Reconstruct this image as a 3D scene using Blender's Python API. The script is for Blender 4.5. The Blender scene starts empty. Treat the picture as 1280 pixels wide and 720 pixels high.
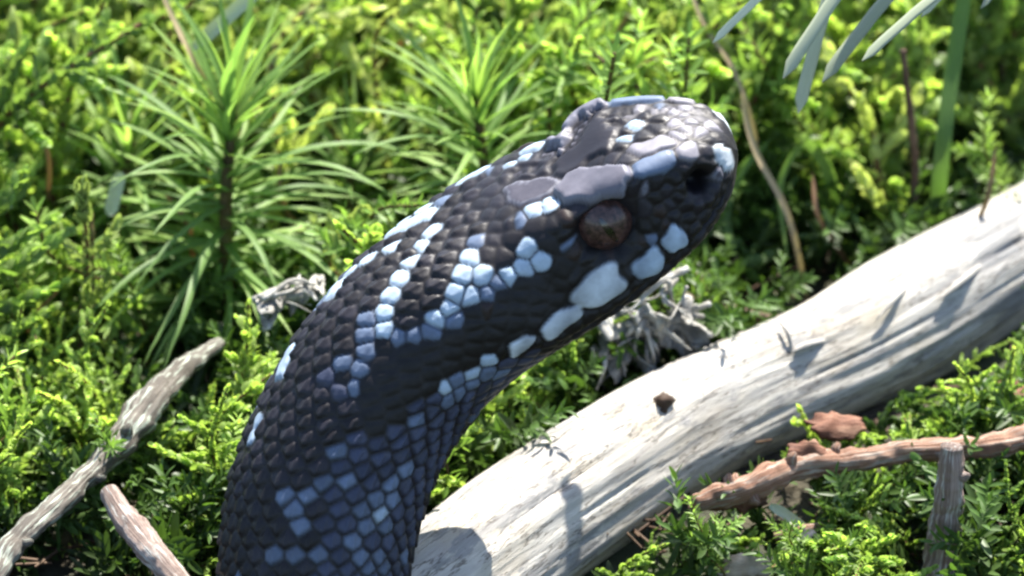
import bpy, math, random
import numpy as np
from mathutils import Vector, Matrix, kdtree, noise

random.seed(7)
RNG = np.random.default_rng(7)
S = 0.01                       # everything below is thought out in centimetres; meshes are written in metres
SC = bpy.context.scene
COL = SC.collection

# ------------------------------------------------------------------ camera
PITCH = math.radians(30)
DIST = 60.0                    # cm from lens to the point looked at
PPC = 142.0                    # photo pixels per cm at that distance
O = np.array([0.0, 0.0, 2.2])
X = np.array([1.0, 0.0, 0.0])
F = np.array([0.0, math.cos(PITCH), -math.sin(PITCH)])
U = np.array([0.0, math.sin(PITCH), math.cos(PITCH)])
cd = bpy.data.cameras.new('camera')
cam = bpy.data.objects.new('camera', cd)
COL.objects.link(cam)
cam.location = Vector((O - F * DIST) * S)
cam.rotation_euler = (math.radians(90) - PITCH, 0, 0)
cd.sensor_width = 36
cd.lens = 36 * DIST / (1280 / PPC)
cd.clip_start = 0.01
cd.clip_end = 100
cd.dof.use_dof = True
cd.dof.focus_distance = (DIST - 1.6) * S
cd.dof.aperture_fstop = 44
SC.camera = cam

# ------------------------------------------------------------------ sky and sun
SUN = np.array([0.20, 0.50, 0.84]); SUN = SUN / np.linalg.norm(SUN)
w = bpy.data.worlds.new('World'); SC.world = w; w.use_nodes = True
nt = w.node_tree
bg = nt.nodes['Background']
sky = nt.nodes.new('ShaderNodeTexSky')
sky.sky_type = 'NISHITA'; sky.sun_disc = False
sky.sun_elevation = math.asin(SUN[2])
sky.sun_rotation = math.atan2(SUN[0], SUN[1])
nt.links.new(sky.outputs[0], bg.inputs[0])
bg.inputs[1].default_value = 0.10
sd = bpy.data.lights.new('sun', 'SUN'); sd.energy = 5.0; sd.angle = math.radians(0.6); sd.color = (1.0, 0.95, 0.87)
so = bpy.data.objects.new('sun', sd); COL.objects.link(so)
so.rotation_euler = Vector(SUN).to_track_quat('Z', 'Y').to_euler()
SC.view_settings.view_transform = 'Standard'
SC.view_settings.look = 'None'
SC.view_settings.exposure = 1.8
SC.view_settings.gamma = 1
SC.render.engine = 'CYCLES'
SC.cycles.max_bounces = 7
SC.cycles.diffuse_bounces = 3
SC.cycles.glossy_bounces = 2
SC.cycles.transmission_bounces = 4
SC.cycles.transparent_max_bounces = 4
SC.cycles.filter_width = 2.4

# ------------------------------------------------------------------ helpers
def P(px, py, d=0.0):
    """world point (cm) seen at photo pixel px,py, d cm beyond the plane looked at"""
    k = (DIST + d) / DIST / PPC
    return O + X * ((px - 640) * k) + U * ((360 - py) * k) + F * d

def PZ(px, py, z):
    """world point (cm) on the sight line of a pixel at height z"""
    a = P(px, py, -20); b = P(px, py, 20)
    t = (z - a[2]) / (b[2] - a[2])
    return a + (b - a) * t

def proj(p):
    p = np.asarray(p, dtype=float)
    r = p - O
    x = r @ X; v = r @ U; d = r @ F
    k = PPC * DIST / (DIST + d)
    return np.stack([640 + x * k, 360 - v * k, d], axis=-1)

def unit(v):
    v = np.asarray(v, dtype=float)
    return v / (np.linalg.norm(v, axis=-1, keepdims=True) + 1e-12)

def sstep(a, b, x):
    t = np.clip((x - a) / (b - a), 0, 1)
    return t * t * (3 - 2 * t)

def spline(pts, n=None, step=None, ts=None):
    """Catmull-Rom through pts (k x m), evenly spaced by chord length of the first three columns"""
    pts = np.asarray(pts, dtype=float)
    k = len(pts)
    m = np.gradient(pts, axis=0)
    t = np.linspace(0, k - 1, (k - 1) * 40 + 1)
    i = np.minimum(t.astype(int), k - 2); u = (t - i)[:, None]
    h = (2*u**3 - 3*u**2 + 1) * pts[i] + (u**3 - 2*u**2 + u) * m[i] + (-2*u**3 + 3*u**2) * pts[i+1] + (u**3 - u**2) * m[i+1]
    L = np.concatenate([[0], np.cumsum(np.linalg.norm(np.diff(h[:, :3], axis=0), axis=1))])
    if n is None:
        n = max(3, int(L[-1] / step) + 1)
    q = np.linspace(0, L[-1], n)
    return np.stack([np.interp(q, L, h[:, c]) for c in range(h.shape[1])], axis=1)

def mesh_np(name, V, faces, smooth=True, attrs=None):
    """V n x 3 in cm; faces: list of integer arrays (m x k)"""
    me = bpy.data.meshes.new(name)
    V = np.ascontiguousarray(V, dtype=np.float64) * S
    me.vertices.add(len(V)); me.vertices.foreach_set('co', V.ravel())
    li = np.concatenate([f.ravel() for f in faces]).astype(np.int32)
    tot = np.concatenate([np.full(len(f), f.shape[1], dtype=np.int32) for f in faces])
    st = np.concatenate([[0], np.cumsum(tot)[:-1]]).astype(np.int32)
    me.loops.add(len(li)); me.loops.foreach_set('vertex_index', li)
    me.polygons.add(len(tot)); me.polygons.foreach_set('loop_start', st); me.polygons.foreach_set('loop_total', tot)
    me.update(calc_edges=True)
    me.polygons.foreach_set('use_smooth', np.full(len(tot), smooth, dtype=bool))
    for an, av in (attrs or {}).items():
        a = me.attributes.new(an, 'FLOAT_COLOR', 'POINT')
        c = np.ones((len(V), 4), dtype=np.float32); c[:, :av.shape[1]] = av
        a.data.foreach_set('color', c.ravel())
    me.validate()
    return me

def obj(name, me, mat=None, parent=None, loc=None, rot=None, scale=None):
    o = bpy.data.objects.new(name, me)
    COL.objects.link(o)
    if mat is not None and me is not None and not me.materials:
        me.materials.append(mat)
    if parent is not None:
        o.parent = parent
    if loc is not None: o.location = Vector(np.asarray(loc) * S)
    if rot is not None: o.rotation_euler = rot
    if scale is not None: o.scale = (scale,) * 3
    return o

def tag(o, label, cat, group=None):
    o['label'] = label; o['category'] = cat
    if group: o['group'] = group
    return o

def thing(name, label, cat, loc=(0, 0, 0), group=None):
    return tag(obj(name, None, loc=loc), label, cat, group)

def kind(o, k):
    o['kind'] = k
    return o

def grid_faces(n, m, wrap=True):
    i = np.arange(n - 1)[:, None]; j = np.arange(m if wrap else m - 1)[None, :]
    j2 = (j + 1) % m
    return np.stack([(i*m + j), (i*m + j2), ((i+1)*m + j2), ((i+1)*m + j)], axis=-1).reshape(-1, 4)

def frames(pts, up=(0, 0, 1)):
    T = unit(np.gradient(pts, axis=0))
    ref = np.asarray(up, dtype=float)
    A = np.zeros_like(T); a = ref - (ref @ T[0]) * T[0]
    if np.linalg.norm(a) < 0.05:
        ref = np.array([1.0, 0.2, 0]); a = ref - (ref @ T[0]) * T[0]
    for i in range(len(T)):
        a = unit(a - (a @ T[i]) * T[i]); A[i] = a
    return T, A, np.cross(T, A)

def nz(p, f, seed=0.0):
    return noise.noise(Vector((p[0]*f + seed, p[1]*f + seed*0.7, p[2]*f - seed)))

def tube(pts, rad, m=12, rough=0.0, rf=3.0, seed=0.0, cap=True, flat=1.0, lump=None):
    """closed tube of uneven radius along pts (cm); returns V, faces, grain attribute"""
    pts = np.asarray(pts, dtype=float); n = len(pts)
    rad = np.broadcast_to(np.asarray(rad, dtype=float), (n,))
    T, A, B = frames(pts)
    ph = np.linspace(0, 2*np.pi, m, endpoint=False)
    R = np.repeat(rad[:, None], m, axis=1)
    if rough:
        for i in range(n):
            for j in range(m):
                q = pts[i] + (A[i]*math.cos(ph[j]) + B[i]*math.sin(ph[j])) * rad[i]
                R[i, j] *= 1 + rough * (nz(q, rf, seed) + 0.5 * nz(q, rf*2.7, seed + 9))
    V = pts[:, None, :] + R[:, :, None] * (np.cos(ph)[None, :, None] * A[:, None, :] * flat + np.sin(ph)[None, :, None] * B[:, None, :])
    V = V.reshape(-1, 3)
    fs = [grid_faces(n, m)]
    L = np.concatenate([[0], np.cumsum(np.linalg.norm(np.diff(pts, axis=0), axis=1))])
    at = np.stack([np.repeat(L, m), np.tile(np.cos(ph), n), np.tile(np.sin(ph), n)], axis=1)
    if cap:
        c0 = len(V); V = np.vstack([V, pts[0] - T[0]*rad[0]*0.35, pts[-1] + T[-1]*rad[-1]*0.35])
        at = np.vstack([at, [0, 0, 0], [L[-1], 0, 0]])
        j = np.arange(m); j2 = (j + 1) % m
        fs.append(np.stack([np.full(m, c0), j2, j], axis=1))
        fs.append(np.stack([np.full(m, c0 + 1), (n-1)*m + j, (n-1)*m + j2], axis=1))
    return V, fs, at

def in_poly(poly, x, y):
    x = np.asarray(x); y = np.asarray(y); c = np.zeros(x.shape, bool)
    n = len(poly)
    for i in range(n):
        x1, y1 = poly[i]; x2, y2 = poly[(i+1) % n]
        cond = ((y1 > y) != (y2 > y))
        xi = (x2 - x1)*(y - y1)/((y2 - y1) if y2 != y1 else 1e-9) + x1
        c ^= cond & (x < xi)
    return c

# ------------------------------------------------------------------ materials
def nmat(name):
    m = bpy.data.materials.new(name); m.use_nodes = True
    t = m.node_tree
    return m, t, t.nodes['Principled BSDF'], t.nodes['Material Output']

def N(t, typ, **kw):
    n = t.nodes.new(typ)
    for k, v in kw.items():
        setattr(n, k, v)
    return n

def mixc(t, fac, a, b, blend='MIX'):
    n = N(t, 'ShaderNodeMix', data_type='RGBA', blend_type=blend)
    for sock, v in ((n.inputs[0], fac), (n.inputs[6], a), (n.inputs[7], b)):
        if isinstance(v, (int, float)): sock.default_value = v
        elif isinstance(v, tuple): sock.default_value = (*v, 1)
        else: t.links.new(v, sock)
    return n.outputs[2]

def ramp(t, src, stops):
    r = N(t, 'ShaderNodeValToRGB')
    while len(r.color_ramp.elements) < len(stops): r.color_ramp.elements.new(0.5)
    for e, (p, c) in zip(r.color_ramp.elements, stops):
        e.position = p; e.color = (*c, 1) if isinstance(c, tuple) else (c, c, c, 1)
    t.links.new(src, r.inputs[0])
    return r.outputs[0]

def noise_tex(t, vec, scale, detail=4, rough=0.55):
    n = N(t, 'ShaderNodeTexNoise'); n.inputs['Scale'].default_value = scale
    n.inputs['Detail'].default_value = detail; n.inputs['Roughness'].default_value = rough
    if vec is not None: t.links.new(vec, n.inputs['Vector'])
    return n.outputs[0]

def leaf_mat(name, young, old, trans=0.45, rough=0.46, vary=0.25, spec=0.3):
    """thin leaf: reflected and transmitted light; attribute tint: r = age, g = chance, b = along the leaf"""
    m, t, p, out = nmat(name)
    at = N(t, 'ShaderNodeAttribute', attribute_name='tint')
    sp = N(t, 'ShaderNodeSeparateColor'); t.links.new(at.outputs['Color'], sp.inputs[0])
    info = N(t, 'ShaderNodeObjectInfo')
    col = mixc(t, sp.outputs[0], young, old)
    hs = N(t, 'ShaderNodeHueSaturation')
    ma = N(t, 'ShaderNodeMath', operation='MULTIPLY_ADD'); t.links.new(sp.outputs[1], ma.inputs[0]); ma.inputs[1].default_value = vary * 2; ma.inputs[2].default_value = 1 - vary
    mb = N(t, 'ShaderNodeMath', operation='MULTIPLY_ADD'); t.links.new(info.outputs['Random'], mb.inputs[0]); mb.inputs[1].default_value = 0.6; mb.inputs[2].default_value = 0.7
    mc = N(t, 'ShaderNodeMath', operation='MULTIPLY'); t.links.new(ma.outputs[0], mc.inputs[0]); t.links.new(mb.outputs[0], mc.inputs[1])
    mh = N(t, 'ShaderNodeMath', operation='MULTIPLY_ADD'); t.links.new(info.outputs['Random'], mh.inputs[0]); mh.inputs[1].default_value = -0.03; mh.inputs[2].default_value = 0.512
    t.links.new(mh.outputs[0], hs.inputs['Hue']); t.links.new(mc.outputs[0], hs.inputs['Value']); t.links.new(col, hs.inputs['Color'])
    t.links.new(hs.outputs[0], p.inputs['Base Color'])
    p.inputs['Roughness'].default_value = rough
    p.inputs['Specular IOR Level'].default_value = spec
    tr = N(t, 'ShaderNodeBsdfTranslucent')
    tc = mixc(t, 1.0, hs.outputs[0], (1.12, 1.2, 0.62), 'MULTIPLY')
    t.links.new(tc, tr.inputs[0])
    mx = N(t, 'ShaderNodeMixShader'); mx.inputs[0].default_value = trans
    t.links.new(p.outputs[0], mx.inputs[1]); t.links.new(tr.outputs[0], mx.inputs[2])
    t.links.new(mx.outputs[0], out.inputs[0])
    return m

def bark_mat(name, a, b, c, scale=300.0, stretch=(0.15, 1, 1), rough=0.75, bump=0.4, attr=True, spots=None):
    """wood or bark; attribute grain runs along the stick"""
    m, t, p, out = nmat(name)
    if attr:
        at = N(t, 'ShaderNodeAttribute', attribute_name='grain'); vec = at.outputs['Vector']; sc = scale / 100
    else:
        at = N(t, 'ShaderNodeTexCoord'); vec = at.outputs['Object']; sc = scale
    mp = N(t, 'ShaderNodeMapping'); mp.inputs['Scale'].default_value = stretch; t.links.new(vec, mp.inputs[0])
    n1 = noise_tex(t, mp.outputs[0], sc, 6, 0.65)
    n2 = noise_tex(t, vec, sc * 0.35, 3)
    col = ramp(t, n1, [(0.30, a), (0.5, b), (0.68, c)])
    col = mixc(t, ramp(t, n2, [(0.35, 0.0), (0.7, 0.55)]), col, a)
    if spots:
        n3 = noise_tex(t, vec, sc * 0.8, 3)
        col = mixc(t, ramp(t, n3, [(0.54, 0.0), (0.62, 0.9)]), col, spots)
    t.links.new(col, p.inputs['Base Color'])
    p.inputs['Roughness'].default_value = rough
    p.inputs['Specular IOR Level'].default_value = 0.3
    bp = N(t, 'ShaderNodeBump'); bp.inputs['Strength'].default_value = bump; bp.inputs['Distance'].default_value = 0.0006
    t.links.new(n1, bp.inputs['Height']); t.links.new(bp.outputs[0], p.inputs['Normal'])
    return m

M = {}
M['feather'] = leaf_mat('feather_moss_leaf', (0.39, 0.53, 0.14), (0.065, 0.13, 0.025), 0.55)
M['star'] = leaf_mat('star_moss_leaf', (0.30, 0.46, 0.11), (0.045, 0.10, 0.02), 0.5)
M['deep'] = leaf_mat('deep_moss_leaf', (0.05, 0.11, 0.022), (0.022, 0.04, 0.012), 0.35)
M['haircap'] = leaf_mat('haircap_leaf', (0.24, 0.38, 0.11), (0.13, 0.23, 0.06), 0.55, rough=0.5)
M['bud'] = leaf_mat('moss_bud', (0.42, 0.50, 0.18), (0.13, 0.20, 0.04), 0.4, rough=0.3)
M['grass'] = leaf_mat('grass_blade', (0.11, 0.20, 0.05), (0.07, 0.12, 0.03), 0.4)
M['needle'] = leaf_mat('spruce_needle', (0.40, 0.44, 0.30), (0.32, 0.36, 0.23), 0.12, rough=0.4, vary=0.15)
M['drygrass'] = leaf_mat('dry_stalk', (0.36, 0.29, 0.17), (0.22, 0.15, 0.08), 0.2, rough=0.5)
M['deadstem'] = leaf_mat('dead_stem', (0.20, 0.12, 0.06), (0.10, 0.055, 0.03), 0.15, rough=0.6)
M['stem'] = bark_mat('moss_stem', (0.05, 0.03, 0.012), (0.10, 0.07, 0.02), (0.09, 0.10, 0.03), 400, attr=False, bump=0.1)
M['redstem'] = bark_mat('red_moss_stem', (0.06, 0.025, 0.012), (0.13, 0.06, 0.025), (0.12, 0.09, 0.03), 400, attr=False, bump=0.1)
M['twig_red'] = bark_mat('reddish_bark', (0.12, 0.05, 0.03), (0.34, 0.19, 0.12), (0.55, 0.40, 0.30), 420, bump=0.9, spots=(0.40, 0.33, 0.27))
M['twig_pink'] = bark_mat('pinkish_bark', (0.10, 0.065, 0.05), (0.27, 0.20, 0.165), (0.46, 0.38, 0.33), 420, bump=0.9, spots=(0.42, 0.40, 0.36))
M['twig_grey'] = bark_mat('grey_bark', (0.05, 0.042, 0.034), (0.15, 0.13, 0.105), (0.29, 0.27, 0.23), 420, bump=0.9, spots=(0.40, 0.44, 0.36))
M['flake'] = bark_mat('bark_flake', (0.05, 0.02, 0.012), (0.16, 0.07, 0.04), (0.33, 0.19, 0.12), 700, attr=False, bump=0.9)
M['paleflake'] = bark_mat('pale_chip', (0.16, 0.12, 0.08), (0.34, 0.28, 0.21), (0.5, 0.44, 0.36), 700, attr=False, bump=0.9)
M['lichen'] = bark_mat('grey_lichen', (0.12, 0.11, 0.09), (0.32, 0.31, 0.28), (0.52, 0.52, 0.48), 600, stretch=(1, 1, 1), attr=False, rough=0.8)
M['litter'] = bark_mat('litter', (0.03, 0.017, 0.01), (0.08, 0.045, 0.025), (0.15, 0.10, 0.06), 300, attr=False)

def soil_mat():
    m, t, p, out = nmat('forest_soil')
    tc = N(t, 'ShaderNodeTexCoord')
    n1 = noise_tex(t, tc.outputs['Object'], 140, 8, 0.7)
    n2 = noise_tex(t, tc.outputs['Object'], 25, 4)
    c = ramp(t, n1, [(0.3, (0.012, 0.009, 0.006)), (0.55, (0.04, 0.026, 0.015)), (0.75, (0.09, 0.06, 0.035))])
    c = mixc(t, ramp(t, n2, [(0.4, 0.0), (0.6, 0.7)]), c, (0.03, 0.05, 0.015))
    t.links.new(c, p.inputs['Base Color']); p.inputs['Roughness'].default_value = 0.9
    b = N(t, 'ShaderNodeBump'); b.inputs['Distance'].default_value = 0.002; t.links.new(n1, b.inputs['Height']); t.links.new(b.outputs[0], p.inputs['Normal'])
    return m
M['soil'] = soil_mat()

def log_mat():
    m, t, p, out = nmat('weathered_wood')
    at = N(t, 'ShaderNodeAttribute', attribute_name='grain')
    mp = N(t, 'ShaderNodeMapping'); mp.inputs['Scale'].default_value = (0.22, 1, 1); t.links.new(at.outputs['Vector'], mp.inputs[0])
    fine = noise_tex(t, mp.outputs[0], 9, 9, 0.75)
    mp2 = N(t, 'ShaderNodeMapping'); mp2.inputs['Scale'].default_value = (0.35, 1, 1); t.links.new(at.outputs['Vector'], mp2.inputs[0])
    mid = noise_tex(t, mp2.outputs[0], 2.6, 5, 0.6)
    big = noise_tex(t, at.outputs['Vector'], 0.9, 4)
    c = ramp(t, fine, [(0.30, (0.12, 0.105, 0.085)), (0.40, (0.44, 0.41, 0.36)), (0.6, (0.56, 0.53, 0.47)), (0.75, (0.64, 0.62, 0.57))])
    c = mixc(t, ramp(t, mid, [(0.42, 0.0), (0.62, 0.6)]), c, (0.27, 0.26, 0.25))
    c = mixc(t, ramp(t, big, [(0.5, 0.0), (0.68, 0.55)]), c, (0.37, 0.31, 0.21))
    mp3 = N(t, 'ShaderNodeMapping'); mp3.inputs['Scale'].default_value = (0.55, 1, 1); t.links.new(at.outputs['Vector'], mp3.inputs[0])
    rot = noise_tex(t, mp3.outputs[0], 1.5, 9, 0.68)
    c = mixc(t, ramp(t, rot, [(0.53, 0.0), (0.57, 0.8)]), c, mixc(t, fine, (0.07, 0.068, 0.066), (0.33, 0.33, 0.33)))
    mp4 = N(t, 'ShaderNodeMapping'); mp4.inputs['Scale'].default_value = (0.22, 1, 1); t.links.new(at.outputs['Vector'], mp4.inputs[0])
    crk = noise_tex(t, mp4.outputs[0], 3.6, 5, 0.6)
    c = mixc(t, ramp(t, crk, [(0.485, 0.0), (0.497, 0.85), (0.503, 0.85), (0.515, 0.0)]), c, (0.07, 0.055, 0.04))
    dots = noise_tex(t, at.outputs['Vector'], 11, 4, 0.6)
    c = mixc(t, ramp(t, dots, [(0.66, 0.0), (0.70, 0.7)]), c, (0.09, 0.07, 0.05))
    t.links.new(c, p.inputs['Base Color'])
    p.inputs['Roughness'].default_value = 0.62
    p.inputs['Specular IOR Level'].default_value = 0.35
    b = N(t, 'ShaderNodeBump'); b.inputs['Strength'].default_value = 0.6; b.inputs['Distance'].default_value = 0.0008
    t.links.new(fine, b.inputs['Height']); t.links.new(b.outputs[0], p.inputs['Normal'])
    return m
M['log'] = log_mat()

def skin_mat():
    m, t, p, out = nmat('snake_skin')
    at = N(t, 'ShaderNodeAttribute', attribute_name='skin')
    tc = N(t, 'ShaderNodeTexCoord')
    n1 = noise_tex(t, tc.outputs['Object'], 900, 4)
    c = mixc(t, ramp(t, n1, [(0.35, 0.25), (0.65, 0.0)]), at.outputs['Color'], (0.02, 0.017, 0.02))
    t.links.new(c, p.inputs['Base Color'])
    r = N(t, 'ShaderNodeMath', operation='MULTIPLY_ADD'); t.links.new(n1, r.inputs[0]); r.inputs[1].default_value = 0.3; r.inputs[2].default_value = 0.36
    t.links.new(r.outputs[0], p.inputs['Roughness'])
    p.inputs['Specular IOR Level'].default_value = 0.29
    b = N(t, 'ShaderNodeBump'); b.inputs['Strength'].default_value = 0.25; b.inputs['Distance'].default_value = 0.0002
    t.links.new(n1, b.inputs['Height']); t.links.new(b.outputs[0], p.inputs['Normal'])
    return m
M['skin'] = skin_mat()

def plain(name, col, rough=0.3, spec=0.5, coat=0.0, scale=1500):
    m, t, p, out = nmat(name)
    tc = N(t, 'ShaderNodeTexCoord')
    n1 = noise_tex(t, tc.outputs['Object'], scale, 6, 0.7)
    c = mixc(t, ramp(t, n1, [(0.40, 1.0), (0.62, 0.0)]), col, tuple(x * 0.22 for x in col))
    t.links.new(c, p.inputs['Base Color'])
    p.inputs['Roughness'].default_value = rough; p.inputs['Specular IOR Level'].default_value = spec
    p.inputs['Coat Weight'].default_value = coat; p.inputs['Coat Roughness'].default_value = 0.08
    return m
M['iris'] = plain('snake_iris', (0.085, 0.042, 0.035), 0.4, 0.35, 0.3, 2200)
M['pupil'] = plain('snake_pupil', (0.006, 0.004, 0.004), 0.2, 0.5, 0.6)

# ------------------------------------------------------------------ ground
def gz(x, y):
    dip = -1.15 * sstep(-1.4, -4.2, y)
    return dip + 0.28 * noise.noise(Vector((x*0.22, y*0.22, 3.1))) + 0.10 * noise.noise(Vector((x*0.8, y*0.8, 8.0)))

ax = np.concatenate([-np.geomspace(1200, 16, 14), np.linspace(-15, 15, 91), np.geomspace(16, 1200, 14)])
GV = np.array([[x, y, gz(x, y) - 0.08] for x in ax for y in ax])
g = obj('ground', mesh_np('ground', GV, [grid_faces(len(ax), len(ax), wrap=False)[:, ::-1]]), M['soil'])
kind(g, 'structure')

# ------------------------------------------------------------------ pale weathered log
LOG = [((1560, 80), (1630, 225)), ((1420, 152), (1490, 297)), ((1273, 226), (1345, 366)), ((1095, 321), (1165, 478)), ((997, 381), (1060, 527)), ((880, 430), (945, 582)),
       ((780, 476), (850, 638)), ((690, 530), (768, 694)), ((600, 590), (685, 752)), ((500, 668), (592, 822)), ((400, 750), (495, 905)), ((310, 830), (410, 985))]
ls = []
for (a, b) in LOG:
    c = ((a[0] + b[0]) / 2, (a[1] + b[1]) / 2)
    q = PZ(c[0], c[1], 0.30); d = proj(q)[2]
    r = np.linalg.norm(P(*a, d) - P(*b, d)) / 2
    ls.append([*q, r])
ls = spline(np.array(ls), step=0.035)
LT, LA, LB = frames(ls[:, :3])
lm = 144
ph = np.linspace(0, 2*np.pi, lm, endpoint=False)
ln = len(ls)
LL = np.arange(ln) * 0.035
R = np.zeros((ln, lm))
for i in range(ln):
    for j in range(lm):
        cx, sy = math.cos(ph[j]), math.sin(ph[j])
        v = Vector((LL[i]*0.35, cx*1.1, sy*1.1))
        h = 0.07 * noise.noise(v) + 0.035 * noise.noise(Vector((LL[i]*0.5, cx*5, sy*5)))
        f = noise.noise(Vector((LL[i]*0.45 + 5, cx*9, sy*9 + 4)))
        h += 0.018 * f - 0.22 * max(0.0, f - 0.30)          # open drying cracks along the grain
        h += 0.008 * noise.noise(Vector((LL[i]*1.2, cx*22, sy*22)))
        h += 0.045*math.cos(2*ph[j] + 0.15*LL[i]) + 0.04*math.cos(3*ph[j] + 1.0 - 0.1*LL[i]) + 0.02*math.cos(5*ph[j] + 0.2*LL[i])
        R[i, j] = ls[i, 3] * (1 + h)
LV = ls[:, None, :3] + R[:, :, None] * (np.cos(ph)[None, :, None]*LA[:, None] + np.sin(ph)[None, :, None]*LB[:, None])
gr = np.stack([np.repeat(LL, lm), np.tile(np.cos(ph)*1.3, ln), np.tile(np.sin(ph)*1.3, ln)], axis=1)
log_root = thing('fallen_branch', 'pale bleached barkless branch lying diagonally across the moss below the snake', 'branch', PZ(960, 500, 0.0))
log_loc = PZ(960, 500, 0.0)
obj('wood', mesh_np('wood', LV.reshape(-1, 3) - log_loc, [grid_faces(ln, lm)], attrs={'grain': gr}), M['log'], log_root)
def log_point(px, py, out=0.0):
    """nearest point of the branch's surface that faces the lens at that pixel"""
    V = LV.reshape(-1, 3); q = proj(V)
    D2 = (q[:, 0]-px)**2 + (q[:, 1]-py)**2 + 1e-9
    near = np.nonzero(D2 < 14**2)[0]
    k = near[np.argmin(q[near, 2])]
    i = k // lm
    nrm = unit(V[k] - ls[i, :3])
    return V[k] + nrm*out, nrm, LT[i]
# broken knot, curled splinters and lifted slivers on the branch
kp, kn, kt = log_point(829, 490)
V, fs, at = tube(np.array([kp - kn*0.1, kp + kn*0.01, kp + kn*0.035 + kt*0.03, kp + kn*0.045 + kt*0.06]), [0.10, 0.095, 0.07, 0.04], 18, 0.6, 9, 2)
obj('knot', mesh_np('knot', V - log_loc, fs, attrs={'grain': at}), M['litter'], log_root)
for (x0, y0, x1, y1, lift, rr) in ((978, 398, 1000, 432, 0.10, 0.022), (1102, 398, 1140, 345, 0.07, 0.02), (1000, 440, 1040, 420, 0.04, 0.03), (1180, 372, 1240, 330, 0.05, 0.03)):
    a, na, _ = log_point(x0, y0); b, nb, _ = log_point(x1, y1)
    mid = (a + b)/2 + (na + nb)/2*lift
    V, fs, at = tube(spline([a + na*lift*0.8, mid, b - nb*0.02], n=10), np.array([0.2, 0.6, 0.9, 1, 1, 1, 1, 0.9, 0.8, 0.7])*rr, 8, 0.3, 9, x0)
    obj('splinter', mesh_np('splinter', V - log_loc, fs, attrs={'grain': at*np.array([1, 0.3, 0.3])}), M['log'], log_root)

# ------------------------------------------------------------------ the snake
ST = [((275, 722), (507, 722)), ((280, 650), (522, 655)), ((296, 575), (545, 590)), ((325, 508), (577, 537)), ((362, 437), (613, 499)), ((415, 364), (652, 466)),
      ((480, 299), (694, 437)), ((545, 250), (737, 409)), ((605, 212), (779, 381)), ((658, 184), (816, 354)), ((704, 160), (846, 329)), ((744, 136), (869, 309)),
      ((790, 127), (886, 292)), ((833, 126), (899, 273)), ((868, 131), (909, 254)), ((892, 142), (916, 236)), ((907, 156), (920, 218)), ((916, 171), (922, 203)), ((921, 186), (922, 189))]
SD0 = -2.0
PSI = math.radians(12)
W = -F
prof_eye = [(0, .50), (.16, .505), (.32, .50), (.45, .495), (.535, .455), (.545, .33), (.565, .18), (.60, .02), (.64, -.12), (.655, -.22), (.63, -.31), (.55, -.40), (.40, -.47), (.20, -.51), (0, -.52)]
prof_jaw = [(0, .50), (.18, .495), (.34, .47), (.48, .40), (.56, .29), (.61, .16), (.645, .04), (.67, -.08), (.685, -.18), (.675, -.28), (.63, -.36), (.54, -.43), (.39, -.49), (.20, -.53), (0, -.54)]
prof_snout = [(0, .48), (.16, .485), (.31, .475), (.44, .455), (.505, .37), (.52, .23), (.535, .10), (.55, -.02), (.56, -.14), (.55, -.24), (.51, -.33), (.43, -.41), (.31, -.46), (.16, -.49), (0, -.50)]
circ = [(0.6*math.sin(a), 0.6*math.cos(a)) for a in np.linspace(0, math.pi, 15)]
MR = 320
def full(prof):
    pr = np.array(prof)
    s = spline(np.column_stack([pr, np.zeros(15)]), n=MR//2 + 1)[:, :2]
    return np.vstack([s, (s * np.array([-1, 1]))[-2:0:-1]])
PE, PJ, PS, PC = full(prof_eye), full(prof_jaw), full(prof_snout), full(circ)
rows = []
nst = len(ST)
for i, (a, b) in enumerate(ST):
    rows.append([(a[0]+b[0])/2/PPC, (a[1]+b[1])/2/PPC, 0.0, a[0], a[1], b[0], b[1], i])
rings = spline(np.array(rows), step=0.022)
ns = len(rings)
stn = rings[:, 7]
Lc = np.concatenate([[0], np.cumsum(np.linalg.norm(np.diff(rings[:, :2], axis=0), axis=1))])
SV = np.zeros((ns, MR, 3))
frame0 = None
for i in range(ns):
    q = stn[i]
    al = math.radians(np.interp(q, [0, 4, 7, 10, 18], [26, 30, 33, 35, 33]))
    dep = SD0 - math.tan(PSI) * max(0.0, Lc[i] - 3.6) * 1.0
    a = P(rings[i, 3], rings[i, 4], dep); b = P(rings[i, 5], rings[i, 6], dep)
    ln_ = np.linalg.norm(a - b); n_ = (a - b) / ln_
    wj = sstep(4.5, 7.0, q) * (1 - sstep(7.6, 9.6, q)); we = sstep(7.6, 9.6, q) * (1 - sstep(11, 13.5, q)); ws = sstep(11, 13.5, q)
    wc = max(0.0, 1 - wj - we - ws)
    pr = PC*wc + PJ*wj + PE*we + PS*ws
    e = -pr[:, 0]*math.sin(al) + pr[:, 1]*math.cos(al)
    k = ln_ / (e.max() - e.min())
    dq = (pr[:, 0]*math.cos(al) + pr[:, 1]*math.sin(al)) * k
    t_ = np.cross(n_, W)
    yaw = PSI * sstep(5, 9, q)
    SV[i] = b + n_*((e - e.min())*k)[:, None] + W*(dq*math.cos(yaw))[:, None] - t_*(dq*math.sin(yaw))[:, None]
    if i == 0:
        frame0 = (SV[0].mean(axis=0), math.cos(al)*n_ + math.sin(al)*W, ln_/2)
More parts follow.
